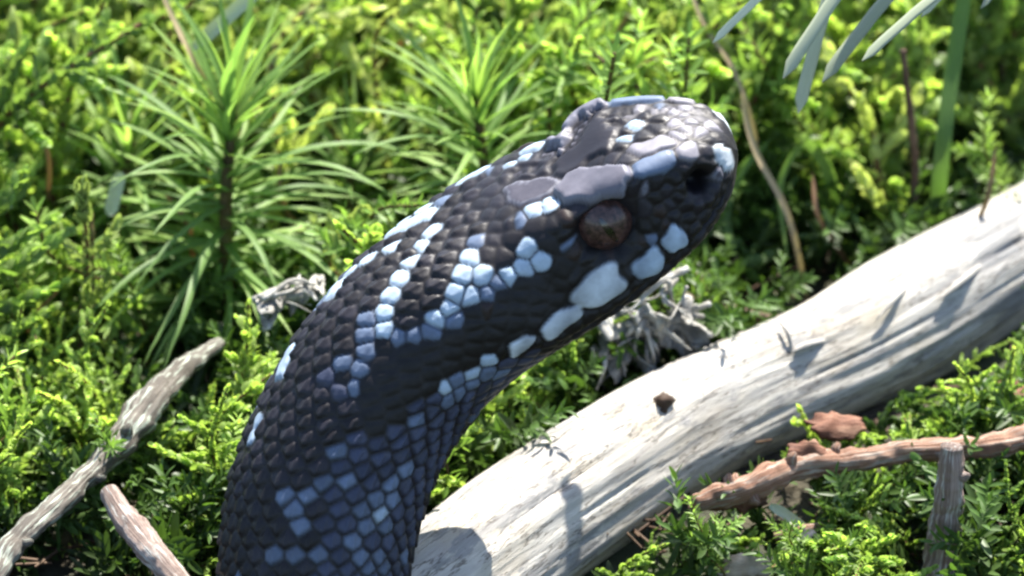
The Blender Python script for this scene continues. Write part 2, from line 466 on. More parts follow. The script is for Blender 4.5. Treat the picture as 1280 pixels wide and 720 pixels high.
# the rest of the body, below and beyond the picture's lower edge
c0, D0, r0 = frame0
tail = np.array([[-30, -10.5, -0.9], [-26, -11, -0.7], [-21, -10, -0.55], [-16, -8, -0.4], [-12, -6.2, -0.35], [-8.5, -6, -0.3], [-5.6, -5.4, -0.25], [-3.7, -4.5, -0.2], [-2.5, -3.8, 0.0], [-1.85, -3.35, 0.5], c0 - np.array([0.0, 0.02, 0.04])])
tr = np.array([0.06, 0.35, 0.6, 0.8, 0.95, 1.0, 1.0, 0.95, 0.9, r0, r0])
tl = spline(np.column_stack([tail, tr]), step=0.06)[:-1]
for i in range(len(tl)):
    tl[i, 2] = tl[i, 2] if tl[i, 0] > -2.6 else max(tl[i, 2], gz(tl[i, 0], tl[i, 1]) + tl[i, 3]*0.8)
TT = unit(np.gradient(tl[:, :3], axis=0))
TV = np.zeros((len(tl), MR, 3))
fr = np.linspace(0, 1, len(tl))
for i in range(len(tl)):
    u = sstep(-4.2, -1.8, tl[i, 0])
    Dv = D0*u + np.array([0, 0, 1.0])*(1 - u)
    Dv = unit(Dv - (Dv @ TT[i])*TT[i]); Lv = np.cross(TT[i], Dv)
    TV[i] = tl[i, :3] + tl[i, 3] * (PC[:, 1:2]/0.6*Dv + PC[:, 0:1]/0.6*Lv)
BV = np.vstack([TV, SV])
nt_ = len(TV); nr = len(BV)
cen = BV.mean(axis=1)
Sarc = np.concatenate([[0], np.cumsum(np.linalg.norm(np.diff(cen, axis=0), axis=1))])
dI = np.gradient(BV, axis=0); dJ = (np.roll(BV, -1, axis=1) - np.roll(BV, 1, axis=1)) / 2
NRM = unit(np.cross(dJ, dI))
flip = np.sign(((BV - cen[:, None])*NRM).sum(-1).mean()); NRM = NRM*flip
NRM[-1] = unit(cen[-1] - cen[-6])
TAN = unit(dI)
ACR = unit(np.cross(NRM, TAN))
PX = proj(BV)
front = (NRM @ W) > 0.02
front[:nt_] = False
vis = np.argwhere(front)
vpx = PX[front][:, :2]
def pick(px, py):
    k = np.argmin((vpx[:, 0]-px)**2 + (vpx[:, 1]-py)**2)
    return vis[k]
BLK = (0.004, 0.0035, 0.004); DRK = (0.007, 0.006, 0.008); GRY = (0.013, 0.012, 0.017); LAV = (0.05, 0.047, 0.062); SNO = (0.22, 0.21, 0.235); BRW = (0.12, 0.115, 0.14)  # last two tones: snout highlights and brow sheen put into the colour
BLU = (0.034, 0.042, 0.074); PAL = (0.34, 0.43, 0.53); WHT = (0.48, 0.53, 0.57); MID = (0.10, 0.135, 0.205); BRN = (0.018, 0.010, 0.008)
seeds, scol, sid, sh, skeel, srad = [], [], [], [], [], []
plate_n = [0]
def add_seed(i, j, col, pid, hgt, keel=0.0, rad=0.5):
    seeds.append(BV[i, j]); scol.append(col); sid.append(pid); sh.append(hgt); skeel.append(keel); srad.append(rad)
def plate(pts, col, hgt=0.022, mirror=True, keel=0.0, rad=None):
    if rad is None: rad = 0.5 if max(col) < 0.2 else (0.088 if len(pts) < 3 else 0.115)
    pid = plate_n[0]; plate_n[0] += 2
    for (x, y) in pts:
        i, j = pick(x, y)
        add_seed(i, j, col, pid, hgt, keel, rad)
        if mirror and 10 < j < MR//2 - 4:
            add_seed(i, (MR - j) % MR, col, pid + 1, hgt, keel, rad)
def plate_poly(poly, col, hgt, mirror=True):
    xs = [p_[0] for p_ in poly]; ys = [p_[1] for p_ in poly]
    pts = [(x, y) for x in range(min(xs), max(xs), 8) for y in range(min(ys), max(ys), 8) if bool(in_poly(poly, np.array([x]), np.array([y]))[0])]
    plate(pts, col, hgt, mirror)
# large crown plates
plate_poly([(710, 182), (722, 150), (765, 136), (776, 150), (764, 182), (704, 218), (695, 208)], GRY, 0.034)
plate_poly([(628, 216), (700, 182), (688, 214), (640, 230)], GRY, 0.03)
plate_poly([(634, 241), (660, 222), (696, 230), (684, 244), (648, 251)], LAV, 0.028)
plate_poly([(695, 246), (714, 228), (750, 212), (790, 218), (768, 238), (720, 250)], BRW, 0.075)  # brow plate, its sunlit sheen put into the colour
plate([(780, 166), (776, 182)], DRK, 0.026)
# snout shields
plate([(797, 187), (812, 184), (828, 179), (838, 176)], SNO, 0.03)  # sun highlights on the snout put into this pale colour
plate([(800, 216), (815, 211), (830, 204), (836, 200)], MID, 0.034)
plate([(855, 194), (863, 187)], SNO, 0.03)
for (x, y, c) in ((820, 161, DRK), (843, 154, SNO), (873, 143, SNO), (845, 171, SNO), (876, 166, SNO), (825, 136, MID), (857, 137, SNO), (891, 158, SNO), (793, 158, PAL), (803, 143, DRK),
                  (781, 174, PAL), (783, 143, DRK), (826, 149, DRK), (858, 163, SNO), (888, 176, DRK), (804, 170, DRK), (783, 200, GRY), (860, 151, SNO), (884, 189, GRY), (770, 155, GRY), (902, 172, DRK)):
    plate([(x, y)], c, 0.022)
plate([(899, 187), (904, 197), (909, 208)], WHT, 0.024)
for (x, y, c) in ((818, 232, DRK), (832, 240, GRY), (806, 233, LAV), (820, 247, BLK), (846, 246, DRK), (838, 256, GRY), (856, 258, DRK), (826, 263, BRN), (842, 272, DRK), (860, 274, BLK), (872, 258, GRY),
                  (886, 250, DRK), (894, 236, GRY), (896, 220, LAV), (882, 268, BLK), (845, 222, BLK), (852, 212, DRK), (880, 208, BLK), (852, 236, BLK), (898, 254, BLK), (905, 236, BLK), (908, 222, DRK),
                  (818, 281, BLK), (834, 284, BRN), (868, 288, BLK), (795, 232, GRY)):
    plate([(x, y)], c, 0.02)
for k in range(13):                     # small scales ringing the eye
    a = 2*math.pi*k/13
    if math.sin(a) < -0.45: continue
    plate([(758 + 52*math.cos(a), 285 + 40*math.sin(a))], BRN if k % 2 else BLK, 0.024)
# upper lip shields
def plate_ell(cx, cy, rx, ry, deg, col, hgt):
    ca, sa = math.cos(math.radians(deg)), math.sin(math.radians(deg))
    pts = [(cx + ca*a*rx - sa*b*ry, cy + sa*a*rx + ca*b*ry) for a in np.linspace(-.72, .72, 7) for b in np.linspace(-.72, .72, 5) if a*a + b*b < .6]
    plate(pts, col, hgt, rad=0.075)
SHIELD = [(749, 359, 34, 21, -35, WHT), (811, 330, 22, 14, -38, PAL), (843, 299, 16, 14, -50, PAL), (701, 402, 30, 11, -36, WHT), (651, 431, 18, 8, -34, WHT)]
for (x, y, rx, ry, dg_, c) in SHIELD:
    plate_ell(x, y, rx, ry, dg_, BLK, 0.004)
plate([(813, 299)], MID, 0.022)
for (x, y, c) in ((612, 449, PAL), (590, 467, PAL), (608, 466, MID), (572, 476, MID), (556, 487, PAL), (590, 482, MID), (628, 440, BLK), (575, 492, MID), (545, 498, BLU), (560, 500, MID)):
    plate([(x, y)], c, 0.022)
for (x, y) in ((785, 318), (790, 303), (800, 312), (775, 325), (830, 308), (778, 374), (800, 352), (738, 396), (700, 420), (760, 330), (745, 335), (722, 350), (670, 428), (720, 405), (852, 310), (866, 302), (790, 345), (855, 288)):
    plate([(x, y)], BLK, 0.02)
# pale chains of scales on temple and neck
MARK = [(541, 290, PAL), (527, 309, PAL), (515, 327, PAL), (500, 348, PAL), (489, 370, PAL), (478, 391, PAL), (461, 397, MID), (480, 414, PAL), (457, 420, MID), (500, 420, MID), (516, 422, MID), (461, 436, MID),
        (598, 300, MID), (589, 322, PAL), (579, 342, PAL), (602, 344, PAL), (571, 366, PAL), (588, 372, PAL), (562, 386, PAL), (566, 400, MID), (546, 399, PAL), (537, 417, MID),
        (660, 311, PAL), (674, 326, PAL), (655, 336, PAL), (637, 346, PAL), (612, 368, MID), (625, 356, MID), (648, 275, MID), (669, 262, PAL), (689, 256, PAL), (713, 303, MID), (640, 277, GRY),
        (428, 457, MID), (447, 463, MID), (408, 471, BLU), (442, 481, MID), (425, 490, BLU), (610, 385, BRN), (700, 168, PAL)]
for (x, y, c) in MARK:
    plate([(x, y)], c, 0.02, keel=0.006, rad=0.095)
for pts in ([(489, 292), (505, 284), (521, 276), (536, 268)], [(575, 226), (589, 219), (602, 214)], [(662, 187), (670, 183)], [(430, 350), (420, 362), (411, 374)], [(364, 440), (356, 455), (350, 470)], [(322, 530), (316, 545)]):
    plate(pts, PAL, 0.024, mirror=False)
nhead = len(seeds)
kd0 = kdtree.KDTree(nhead)
for k in range(nhead): kd0.insert(Vector(seeds[k]), k)
kd0.balance()
# rows of keeled body scales; colours from the adder's own pattern
pale_body = [(355, 622), (372, 628), (382, 622), (391, 649), (400, 667), (342, 707), (387, 693), (462, 662), (484, 649), (471, 689), (440, 600), (420, 570), (395, 600), (372, 660), (366, 700), (492, 620), (500, 590), (356, 690), (452, 705)]
def body_colour(i, j, rng):
    x, y = PX[i, j, :2]
    if front[i, j]:
        for (mx, my) in pale_body:
            if (mx-x)**2 + (my-y)**2 < 13**2: return MID if rng.random() < 0.85 else PAL
        # black stripe from the eye down the neck
        u = ((x-470)*(760-470) + (y-465)*(285-465)) / ((760-470)**2 + (285-465)**2)
        dist = ((x-470)*(285-465) - (y-465)*(760-470)) / math.hypot(290, 180)
        if -0.12 < u < 0.85 and -62 < dist < 30 and not (u > 0.3 and dist > 8): return BLK
        k = j if j < MR//2 else MR - j
        if y > 440 and j < MR//2:
            f = k / (MR/2)
            if 0.34 < f < 0.80:
                return BLU if rng.random() < 0.85 else MID
            if f >= 0.8: return GRY
        return DRK if rng.random() < 0.6 else GRY
    f = (j if j < MR//2 else MR - j) / (MR/2)
    zz = 0.17 + 0.12*math.sin(Sarc[i]*2.6 + (0 if j < MR//2 else 2.0))
    if f < zz: return BLK
    if f < 0.42: return BLU if rng.random() < 0.6 else MID
    return GRY
rng = random.Random(3)
row = 0; s_ = 0.1
end_s = Sarc[-1] - 0.05
while s_ < end_s:
    i = int(np.argmin(np.abs(Sarc - s_)))
    per = np.linalg.norm(BV[i] - np.roll(BV[i], 1, axis=0), axis=1).sum()
    cnt = 27 if per > 3 else max(8, int(per / 0.19))
    for c in range(cnt):
        j = int(((c + (row % 2)*0.5 + rng.uniform(-.03, .03)) / cnt) * MR) % MR
        i2 = min(nr - 1, max(0, i + (rng.randint(-1, 1) if i > nt_ else 0)))
        v = Vector(BV[i2, j])
        near = kd0.find(v)
        if near[2] < (0.085 if PX[i2, j, 0] < 640 else 0.10): continue
        if PX[i2, j, 0] > 640 and i2 > nt_ and near[2] < 0.115: continue
        k = plate_n[0]; plate_n[0] += 2
        headish = i2 > nt_ and PX[i2, j, 0] > 600
        cc = body_colour(i2, j, rng)
        if cc is BLK: headish = True
        f_ = rng.uniform(.65, 1.3)
        add_seed(i2, j, tuple(v_*f_ for v_ in cc), k, 0.02 if not headish else (0.009 if cc is BLK else 0.013), 0.02 if not headish else 0.0)
    row += 1
    s_ += 0.128 if i < nt_ + 190 else 0.115
kd = kdtree.KDTree(len(seeds))
for k in range(len(seeds)): kd.insert(Vector(seeds[k]), k)
kd.balance()
SEED = np.array(seeds); SCOL = np.array(scol)
HGT = np.zeros((nr, MR)); SKC = np.zeros((nr, MR, 3))
lit_rim = [tuple(c_) in (BRW, LAV) for c_ in scol]
skinbase = np.array([0.005, 0.004, 0.0045])
for i in range(nr):
    for j in range(MR):
        v = Vector(BV[i, j])
        found = kd.find_n(v, 9)
        k1 = found[0][1]; d1 = found[0][2]; d2 = 0.3
        for (_, k2, dd) in found[1:]:
            if sid[k2] != sid[k1]:
                d2 = dd; break
        gap = d2 - d1
        e = min(1.0, gap / (0.055 if skeel[k1] > 0 else 0.07)); e = e*e*(3 - 2*e)
        h = sh[k1]*e
        if skeel[k1] > 0:
            rel = BV[i, j] - SEED[k1]
            al = float(rel @ TAN[i, j]); ac = float(rel @ ACR[i, j])
            h += -0.12*al*e*min(1.0, skeel[k1]/0.02) + skeel[k1]*math.exp(-(ac/0.018)**2)*e
        HGT[i, j] = h
        c = min(1.0, gap / (0.055 if skeel[k1] > 0.01 or tuple(scol[k1]) == SNO else 0.03))*min(1.0, max(0.0, (srad[k1]*1.12 - d1)/(srad[k1]*0.22)))
        SKC[i, j] = skinbase*(1 - c) + SCOL[k1]*c
        if lit_rim[k1] and 0.03 < gap < 0.085:                  # edge highlights of the crown shields, put into the colour
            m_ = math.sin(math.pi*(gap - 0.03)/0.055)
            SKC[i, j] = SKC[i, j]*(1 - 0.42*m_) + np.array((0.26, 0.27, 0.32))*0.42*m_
# even out the crown, then raise the smooth shields of the upper lip, the same on both sides
for _ in range(1):
    hb = nt_ + int(0.55*ns)
    he = nt_ + int(0.84*ns)
    Z = HGT[hb:he]
    HGT[hb+1:he-1] = (0.4*Z + 0.15*(np.roll(Z, 1, 1) + np.roll(Z, -1, 1) + np.roll(Z, 1, 0) + np.roll(Z, -1, 0)))[1:-1]
for (x, y, rx, ry, dg_, c) in SHIELD:
    ca, sa = math.cos(math.radians(dg_)), math.sin(math.radians(dg_))
    dx, dy = PX[..., 0] - x, PX[..., 1] - y
    a_ = (ca*dx + sa*dy)/rx; b_ = (-sa*dx + ca*dy)/ry
    wob = 1 + 0.10*np.sin(3.1*np.arctan2(b_, a_) + x) + 0.06*np.sin(5.3*np.arctan2(b_, a_) + y)
    q_ = (np.abs(a_)**3 + np.abs(b_)**3)**(1/3)*wob
    q_[~front] = 9; q_[:, MR//2:] = 9
    q_[:, MR//2 + 1:] = q_[:, 1:MR//2][:, ::-1]
    m_ = 1 - sstep(0.88, 1.06, q_)
    HGT = HGT*(1 - m_) + m_*0.030*(1.1 - 0.3*np.minimum(1, q_)**2) - 0.012*np.exp(-((q_ - 1.1)/0.09)**2)
    tone = (0.86 + 0.20*np.sin(a_*2.3 + b_*1.7 + x))[..., None]
    tone[:, MR//2 + 1:] = tone[:, 1:MR//2][:, ::-1]
    SKC = SKC*(1 - m_[..., None]) + m_[..., None]*np.array(c)*tone
# nostril pit, eye hollow, mouth line
ni, nj = pick(872, 228)
ei, ej = pick(757, 284)
for sgn in (1, -1):
    jn = nj if sgn > 0 else MR - nj; je = ej if sgn > 0 else MR - ej
    dn = np.linalg.norm((BV - BV[ni, jn]), axis=-1)
    HGT -= 0.18*np.exp(-(dn/0.09)**4)
    HGT += 0.03*np.exp(-((dn - 0.19)/0.05)**2)
    SKC *= (1 - 0.75*np.exp(-(dn/0.12)**4))[..., None]
    de = np.linalg.norm((BV - BV[ei, je]), axis=-1)
    HGT -= 0.15*np.exp(-(de/0.25)**4)
    jl = 196 if sgn > 0 else MR - 196
EYEC = BV[ei, ej].copy(); EYEN = NRM[ei, ej].copy(); EYET = TAN[ei, ej].copy()
EYE2 = BV[ei, MR - ej].copy(); EYEN2 = NRM[ei, MR - ej].copy(); EYET2 = TAN[ei, MR - ej].copy()
jj = np.arange(MR)
fold = np.minimum(jj, MR - jj)
lipj = 105
lip = np.exp(-((fold - lipj)/2.2)**2)[None, :] * sstep(nt_ + 0.52*ns, nt_ + 0.62*ns, np.arange(nr))[:, None] * (1 - sstep(nr - 10, nr - 3, np.arange(nr)))[:, None]
print('lip', [int(pick(*p_)[1]) for p_ in ((770, 368), (715, 412), (830, 330), (660, 440), (880, 285))])
HGT -= 0.05*lip
HGT *= (1 - sstep(nr - 6, nr - 1, np.arange(nr)))[:, None]*1.0
BV2 = BV + NRM*HGT[..., None]
snake_loc = np.array([c0[0], c0[1], gz(c0[0], c0[1])])
snake = thing('adder_snake', 'dark adder snake with pale blue flecks raising its head over the branch', 'snake', snake_loc)
V = BV2.reshape(-1, 3)
nV = len(V)
V = np.vstack([V, BV2[0].mean(axis=0), BV2[-1].mean(axis=0) + (cen[-1]-cen[-4])*0.15])
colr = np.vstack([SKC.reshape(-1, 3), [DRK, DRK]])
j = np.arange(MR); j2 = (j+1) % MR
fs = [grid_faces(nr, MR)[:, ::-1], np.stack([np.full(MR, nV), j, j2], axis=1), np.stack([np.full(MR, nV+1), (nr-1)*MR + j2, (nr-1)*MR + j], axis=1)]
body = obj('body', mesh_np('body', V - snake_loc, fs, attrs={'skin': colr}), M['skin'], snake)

def eye(c, n, t, first):
    r = 0.275
    n = unit(n); t = unit(t - (t @ n)*n); u = np.cross(n, t)
    if u[2] < 0: u = -u
    ctr = c - n*0.222 - u*0.02
    me = bpy.data.meshes.new('eye')
    th = np.linspace(0, math.pi*0.62, 22); ph = np.linspace(0, 2*math.pi, 40, endpoint=False)
    V = ctr + r*(np.cos(th)[:, None, None]*n + np.sin(th)[:, None, None]*(np.cos(ph)[None, :, None]*t + np.sin(ph)[None, :, None]*u))
    e = obj('eye', mesh_np('eye', V.reshape(-1, 3) - snake_loc, [grid_faces(22, 40)]), M['iris'], snake)
    # slit pupil, a lens-shaped sheet just proud of the eyeball
    rows_ = []
    for a in np.linspace(-1, 1, 17):
        wd = 0.026*math.sqrt(max(0, 1 - a*a)) + 0.002
        for b in np.linspace(-1, 1, 5):
            y = a*0.14; x = b*wd
            rows_.append(ctr + x*t + y*u + n*(math.sqrt((r + 0.004)**2 - x*x - y*y)))
    obj('pupil', mesh_np('pupil', np.array(rows_) - snake_loc, [grid_faces(17, 5, wrap=False)]), M['pupil'], e)
eye(EYEC, EYEN, EYET, True)
eye(EYE2, EYEN2, EYET2, False)

# ------------------------------------------------------------------ moss building blocks
LEAF_OV = np.array([[0, 0, 0], [-.30, .28, .10], [0, .30, -.02], [.30, .28, .10], [-.33, .58, .12], [0, .62, -.01], [.33, .58, .12], [-.23, .84, .12], [0, .86, .05], [.23, .84, .12], [0, 1.0, .14]])
LEAF_Q = np.array([[1, 2, 5, 4], [2, 3, 6, 5], [4, 5, 8, 7], [5, 6, 9, 8]])
LEAF_T = np.array([[0, 2, 1], [0, 3, 2], [7, 8, 10], [8, 9, 10]])
LEAF_NAR = LEAF_OV * np.array([0.55, 1, 0.6]); LEAF_NAR = LEAF_NAR + np.stack([np.zeros(11), np.zeros(11), -0.35*LEAF_OV[:, 1]**2.2], axis=1)

def place_leaves(tmpl, pos, d, nrm, size, wid, age, rng):
    """tmpl leaf copied to each pos, pointing along d with its upper side nrm"""
    d = unit(d); s = unit(np.cross(d, nrm)); nn = np.cross(s, d)
    n = len(pos)
    Vt = (tmpl[None, :, 0:1]*wid[:, None, None]*s[:, None] + tmpl[None, :, 1:2]*size[:, None, None]*d[:, None] + tmpl[None, :, 2:3]*wid[:, None, None]*nn[:, None]) + pos[:, None]
    base = (np.arange(n)*11)[:, None, None]
    q = (LEAF_Q[None] + base).reshape(-1, 4); t3 = (LEAF_T[None] + base).reshape(-1, 3)
    tint = np.zeros((n, 11, 3)); tint[:, :, 0] = age[:, None]; tint[:, :, 1] = rng.random(n)[:, None]; tint[:, :, 2] = tmpl[:, 1]
    return Vt.reshape(-1, 3), q, t3, tint.reshape(-1, 3)

def leaves_on(curve, step, lsize, lwid, spread, rng, tmpl, age0, age1, taper=True, start=0.0):
    L = np.linalg.norm(np.diff(curve, axis=0), axis=1).sum()
    n = max(3, int(L*(1 - start) / step))
    t = np.linspace(start, 1, n)
    idx = np.linspace(0, 1, len(curve))
    pos = np.stack([np.interp(t, idx, curve[:, c]) for c in range(3)], axis=1)
    T, A, B = frames(curve)
    Ti = unit(np.stack([np.interp(t, idx, T[:, c]) for c in range(3)], axis=1)); Ai = unit(np.stack([np.interp(t, idx, A[:, c]) for c in range(3)], axis=1)); Bi = np.cross(Ti, Ai)
    az = np.arange(n)*2.39996 + rng.uniform(0, 6) + rng.normal(0, .25, n)
    rad = Ai*np.cos(az)[:, None] + Bi*np.sin(az)[:, None]
    sp = np.radians(spread)*(1 - 0.55*t**3) + rng.normal(0, .16, n)
    d = Ti*np.cos(sp)[:, None] + rad*np.sin(sp)[:, None]
    nrm = Ti*np.sin(sp)[:, None] - rad*np.cos(sp)[:, None]
    sz = lsize*rng.uniform(.75, 1.2, n)*((1 - 0.45*t**2) if taper else 1)
    return pos, d, nrm, sz, sz*lwid/lsize*rng.uniform(.8, 1.2, n), age0 + (age1 - age0)*t + rng.normal(0, .1, n)

def join_parts(parts):
    Vs, Q, T3, Tn = [], [], [], []
    o_ = 0
    for (V, q, t3, tn) in parts:
        Vs.append(V); Q.append(q + o_); T3.append(t3 + o_); Tn.append(tn); o_ += len(V)
    return np.vstack(Vs), [np.vstack(Q), np.vstack(T3)], np.clip(np.vstack(Tn), 0, 1)

def feather_template(seed, L=2.6, dens=1.0, lean=0.5):
    """arched pinnate shoot with plump side branches clad in tiny cupped leaves; local up is +z, arch leans to +x"""
    rng = np.random.default_rng(seed)
    c = spline([[0, 0, 0], [0.10*L*lean, rng.normal(0, .06), 0.38*L], [0.33*L*lean, rng.normal(0, .12), 0.72*L], [0.72*L*lean, rng.normal(0, .15), 0.96*L]], n=24)
    parts = []
    def add(curve, step, ls_, lw, spr, a0, a1, start=0.0):
        p_ = leaves_on(curve, step, ls_, lw, spr, rng, LEAF_OV, a0, a1, start=start)
        parts.append(place_leaves(LEAF_OV, p_[0], p_[1], p_[2], p_[3], p_[4], p_[5], rng))
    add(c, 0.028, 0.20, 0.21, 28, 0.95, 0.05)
    T, A, B = frames(c)
    nb = int(11*dens)
    for k in range(nb):
        t = 0.22 + 0.74*k/nb; i = int(t*23)
        side = 1 if k % 2 else -1
        out = unit(B[i]*side + A[i]*rng.normal(0, .5) + T[i]*rng.uniform(.35, .9))
        bl = (0.30 + 0.55*math.sin(math.pi*min(1, 0.25 + t*0.85)))*rng.uniform(.6, 1.15)*L/2.6
        b0 = c[i]; b1 = b0 + out*bl*0.55; b2 = b0 + out*bl + T[i]*bl*0.12 + np.array([0, 0, -0.12*bl])
        bc = spline([b0, b1, b2], n=9)
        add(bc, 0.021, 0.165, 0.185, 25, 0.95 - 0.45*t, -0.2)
    return c, join_parts(parts)

def star_template(seed, L=2.4, ls_=0.26, dn=1.0):
    """upright shoot with spreading pointed leaves, a star at the tip"""
    rng = np.random.default_rng(seed)
    c = spline([[0, 0, 0], [rng.normal(0, .1), rng.normal(0, .1), L*.4], [rng.normal(0.1, .15), rng.normal(0, .15), L*.75], [rng.normal(.25, .2), rng.normal(0, .2), L]], n=20)
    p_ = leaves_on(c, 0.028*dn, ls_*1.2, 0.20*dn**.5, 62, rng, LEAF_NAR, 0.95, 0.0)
    parts = [place_leaves(LEAF_NAR, p_[0], p_[1], p_[2], p_[3], p_[4], p_[5], rng)]
    T, A, B = frames(c)
    for k in range(rng.integers(2, 5)):
        i = rng.integers(8, 17); a = rng.uniform(0, 6.28)
        out = unit(A[i]*math.cos(a) + B[i]*math.sin(a) + T[i]*.7); bl = rng.uniform(.3, .7)
        bc = spline([c[i], c[i] + out*bl*.5, c[i] + out*bl + np.array([0, 0, .05])], n=7)
        q_ = leaves_on(bc, 0.026*dn, ls_*1.0, 0.17*dn**.5, 56, rng, LEAF_NAR, 0.6, 0.0)
        parts.append(place_leaves(LEAF_NAR, q_[0], q_[1], q_[2], q_[3], q_[4], q_[5], rng))
    return c, join_parts(parts)

def bud_template(seed, L=2.2):
    """slim red-stemmed shoot, sparse wide leaves and a plump pale bud at the tip"""
    rng = np.random.default_rng(seed)
    c = spline([[0, 0, 0], [rng.normal(0, .08), rng.normal(0, .08), L*.4], [rng.normal(0, .15), rng.normal(0, .12), L*.75], [rng.normal(0, .2), rng.normal(0, .15), L]], n=20)
    p_ = leaves_on(c, 0.035, 0.15, 0.13, 38, rng, LEAF_OV, 0.9, 0.1)
    parts = [place_leaves(LEAF_OV, p_[0], p_[1], p_[2], p_[3], p_[4], p_[5], rng)]
    tip = spline([c[-3], c[-1], c[-1] + (c[-1]-c[-3])*0.8], n=6)
    p_ = leaves_on(tip, 0.014, 0.21, 0.21, 24, rng, LEAF_OV, 0.0, 0.0, taper=False)
    parts.append(place_leaves(LEAF_OV, p_[0], p_[1], p_[2], p_[3], p_[4], p_[5], rng))
    for k in range(4):
        i = rng.integers(6, 17); a = rng.uniform(0, 6.28); T, A, B = frames(c)
        out = unit(A[i]*math.cos(a) + B[i]*math.sin(a) + T[i]*.9); bl = rng.uniform(.25, .5)
        bc = spline([c[i], c[i] + out*bl*.5, c[i] + out*bl + np.array([0, 0, .08])], n=6)
        q_ = leaves_on(bc, 0.02, 0.15, 0.13, 26, rng, LEAF_OV, 0.4, 0.0, taper=False)
        parts.append(place_leaves(LEAF_OV, q_[0], q_[1], q_[2], q_[3], q_[4], q_[5], rng))
    return c, join_parts(parts)

TEMPL = {}
def reg(kind_, idx, tpl, mat, stem_mat, stem_r):
    c, (V, fs, tn) = tpl
    me = mesh_np(kind_ + '_foliage', V, fs, attrs={'tint': tn}); me.materials.append(M[mat])
    Vs, fss, at = tube(c, np.linspace(stem_r, stem_r*.5, len(c)), 6)
    ms = mesh_np(kind_ + '_stem', Vs, fss); ms.materials.append(M[stem_mat])
    TEMPL.setdefault(kind_, []).append((me, ms, c, V[::37]))
for k in range(7): reg('feather', k, feather_template(100 + k, L=[2.6, 2.2, 3.0, 2.4, 1.9, 2.8, 2.3][k], lean=[.5, .8, .35, .9, .6, .2, 1.0][k], dens=[1, 1.1, 1, .9, 1, 1.15, .8][k]), 'feather', 'redstem', 0.035)
for k in range(6): reg('star', k, star_template(200 + k, L=[2.4, 2.0, 2.8, 1.7, 2.5, 2.2][k], ls_=[.26, .22, .28, .24, .2, .3][k]), 'star', 'stem', 0.03)
for k in range(5): reg('bud', k, bud_template(300 + k, L=[2.2, 1.8, 2.6, 2.0, 1.6][k]), 'bud', 'redstem', 0.03)

# keep-out test: no shoot may stand in front of the snake or of the branch
poly_snake = [a for a, b in ST] + [b for a, b in ST][::-1]
poly_log = [a for a, b in LOG] + [b for a, b in LOG][::-1]
log_d = proj(ls[:, :3])
def blocked(V, log_slack=0.12):
    q = proj(V)
    s_in = in_poly(poly_snake, q[:, 0], q[:, 1])
    if (s_in & (q[:, 2] < SD0 + 0.9)).mean() > 0.0: return True
    l_in = in_poly(poly_log, q[:, 0], q[:, 1])
    dl = np.interp(q[:, 0], log_d[::-1, 0], log_d[::-1, 2])
    return (l_in & (q[:, 2] < dl)).mean() > log_slack

log_s = ls[::8]
head_s = cen[nt_ + 60::14]
HAIR = []
def shades(V):
    """share of the points that would throw their shadow on the branch or the snake"""
    bad = np.zeros(len(V), bool)
    for C_, r_, m_ in ((log_s[:, :3], log_s[:, 3], .9), (head_s, np.full(len(head_s), .8), 1.0)):
        rel = V[:, None] - C_[None]
        al = rel @ SUN
        dist = np.linalg.norm(rel - al[..., None]*SUN, axis=-1)
        bad |= ((al > 0) & (dist < r_[None]*m_)).any(axis=1)
    return bad.mean()

def covers(V):
    """share of the points standing in front of a haircap plant"""
    q = proj(V); worst = 0.0
    for (x, y0, y1, rx, dd) in HAIR:
        worst = max(worst, ((abs(q[:, 0] - x) < rx) & (q[:, 1] > y0) & (q[:, 1] < y1) & (q[:, 2] < dd + .3)).mean())
    return worst

def xf(rotz, tilt, tdir, scale, loc):
    R_ = Matrix.Rotation(tdir, 3, 'Z') @ Matrix.Rotation(tilt, 3, 'Y') @ Matrix.Rotation(rotz - tdir, 3, 'Z')
    return R_, scale, np.asarray(loc)

NAMES = {'feather': 'feather_moss_shoot', 'star': 'star_moss_shoot', 'bud': 'budded_moss_shoot'}
def shoot(kind_, idx, loc, rotz, tilt, tdir, scale, label, group):
    me, ms, c, Vsub = TEMPL[kind_][idx]
    R_, sc, loc = xf(rotz, tilt, tdir, scale, loc)
    o = thing(NAMES[kind_], label, 'moss', loc, group)
    o.rotation_euler = R_.to_euler(); o.scale = (sc,)*3
    obj('stem', ms, None, o)
    kind(obj('foliage', me, None, o), 'stuff')
    return o

def shoot_pts(kind_, idx, loc, rotz, tilt, tdir, scale):
    R_, sc, loc = xf(rotz, tilt, tdir, scale, loc)
    return TEMPL[kind_][idx][3] @ np.array(R_).T*sc + loc

# ------------------------------------------------------------------ moss shoots that can be told apart: spread over the view
WORD = {'feather': 'yellow-green feathery moss shoot', 'star': 'bright green spiky moss shoot', 'bud': 'pale-budded slender moss shoot'}
def region(x, y):
    if x < 420:
        if y < 120: return 'along the top edge, left'
        if y < 250: return 'behind the left haircap moss'
        if y < 360: return 'at half height by the left edge' if x < 200 else 'left of the snake neck'
        if y < 500: return 'above the lichened twig'
        return 'beside the lichened twig' if x < 200 else 'against the lower body of the snake'
    if x < 900:
        if y < 120: return 'at the top edge behind the snake' if x < 660 else 'at the top edge above the head'
        if y < 330: return 'beyond the back of the snake' if x < 600 else 'just behind the crown'
        return 'between the snake throat and the branch'
    if y < 345 - (x - 900)*0.2:
        if y < 120: return 'among the spruce needles'
        return 'just right of the snout' if x < 1080 else 'behind the branch at the right edge'
    if x < 900: return 'under the branch'
    if y < 560: return 'against the underside of the branch'
    return 'below the reddish twig' if x < 1170 else 'right of the broken upright twig'
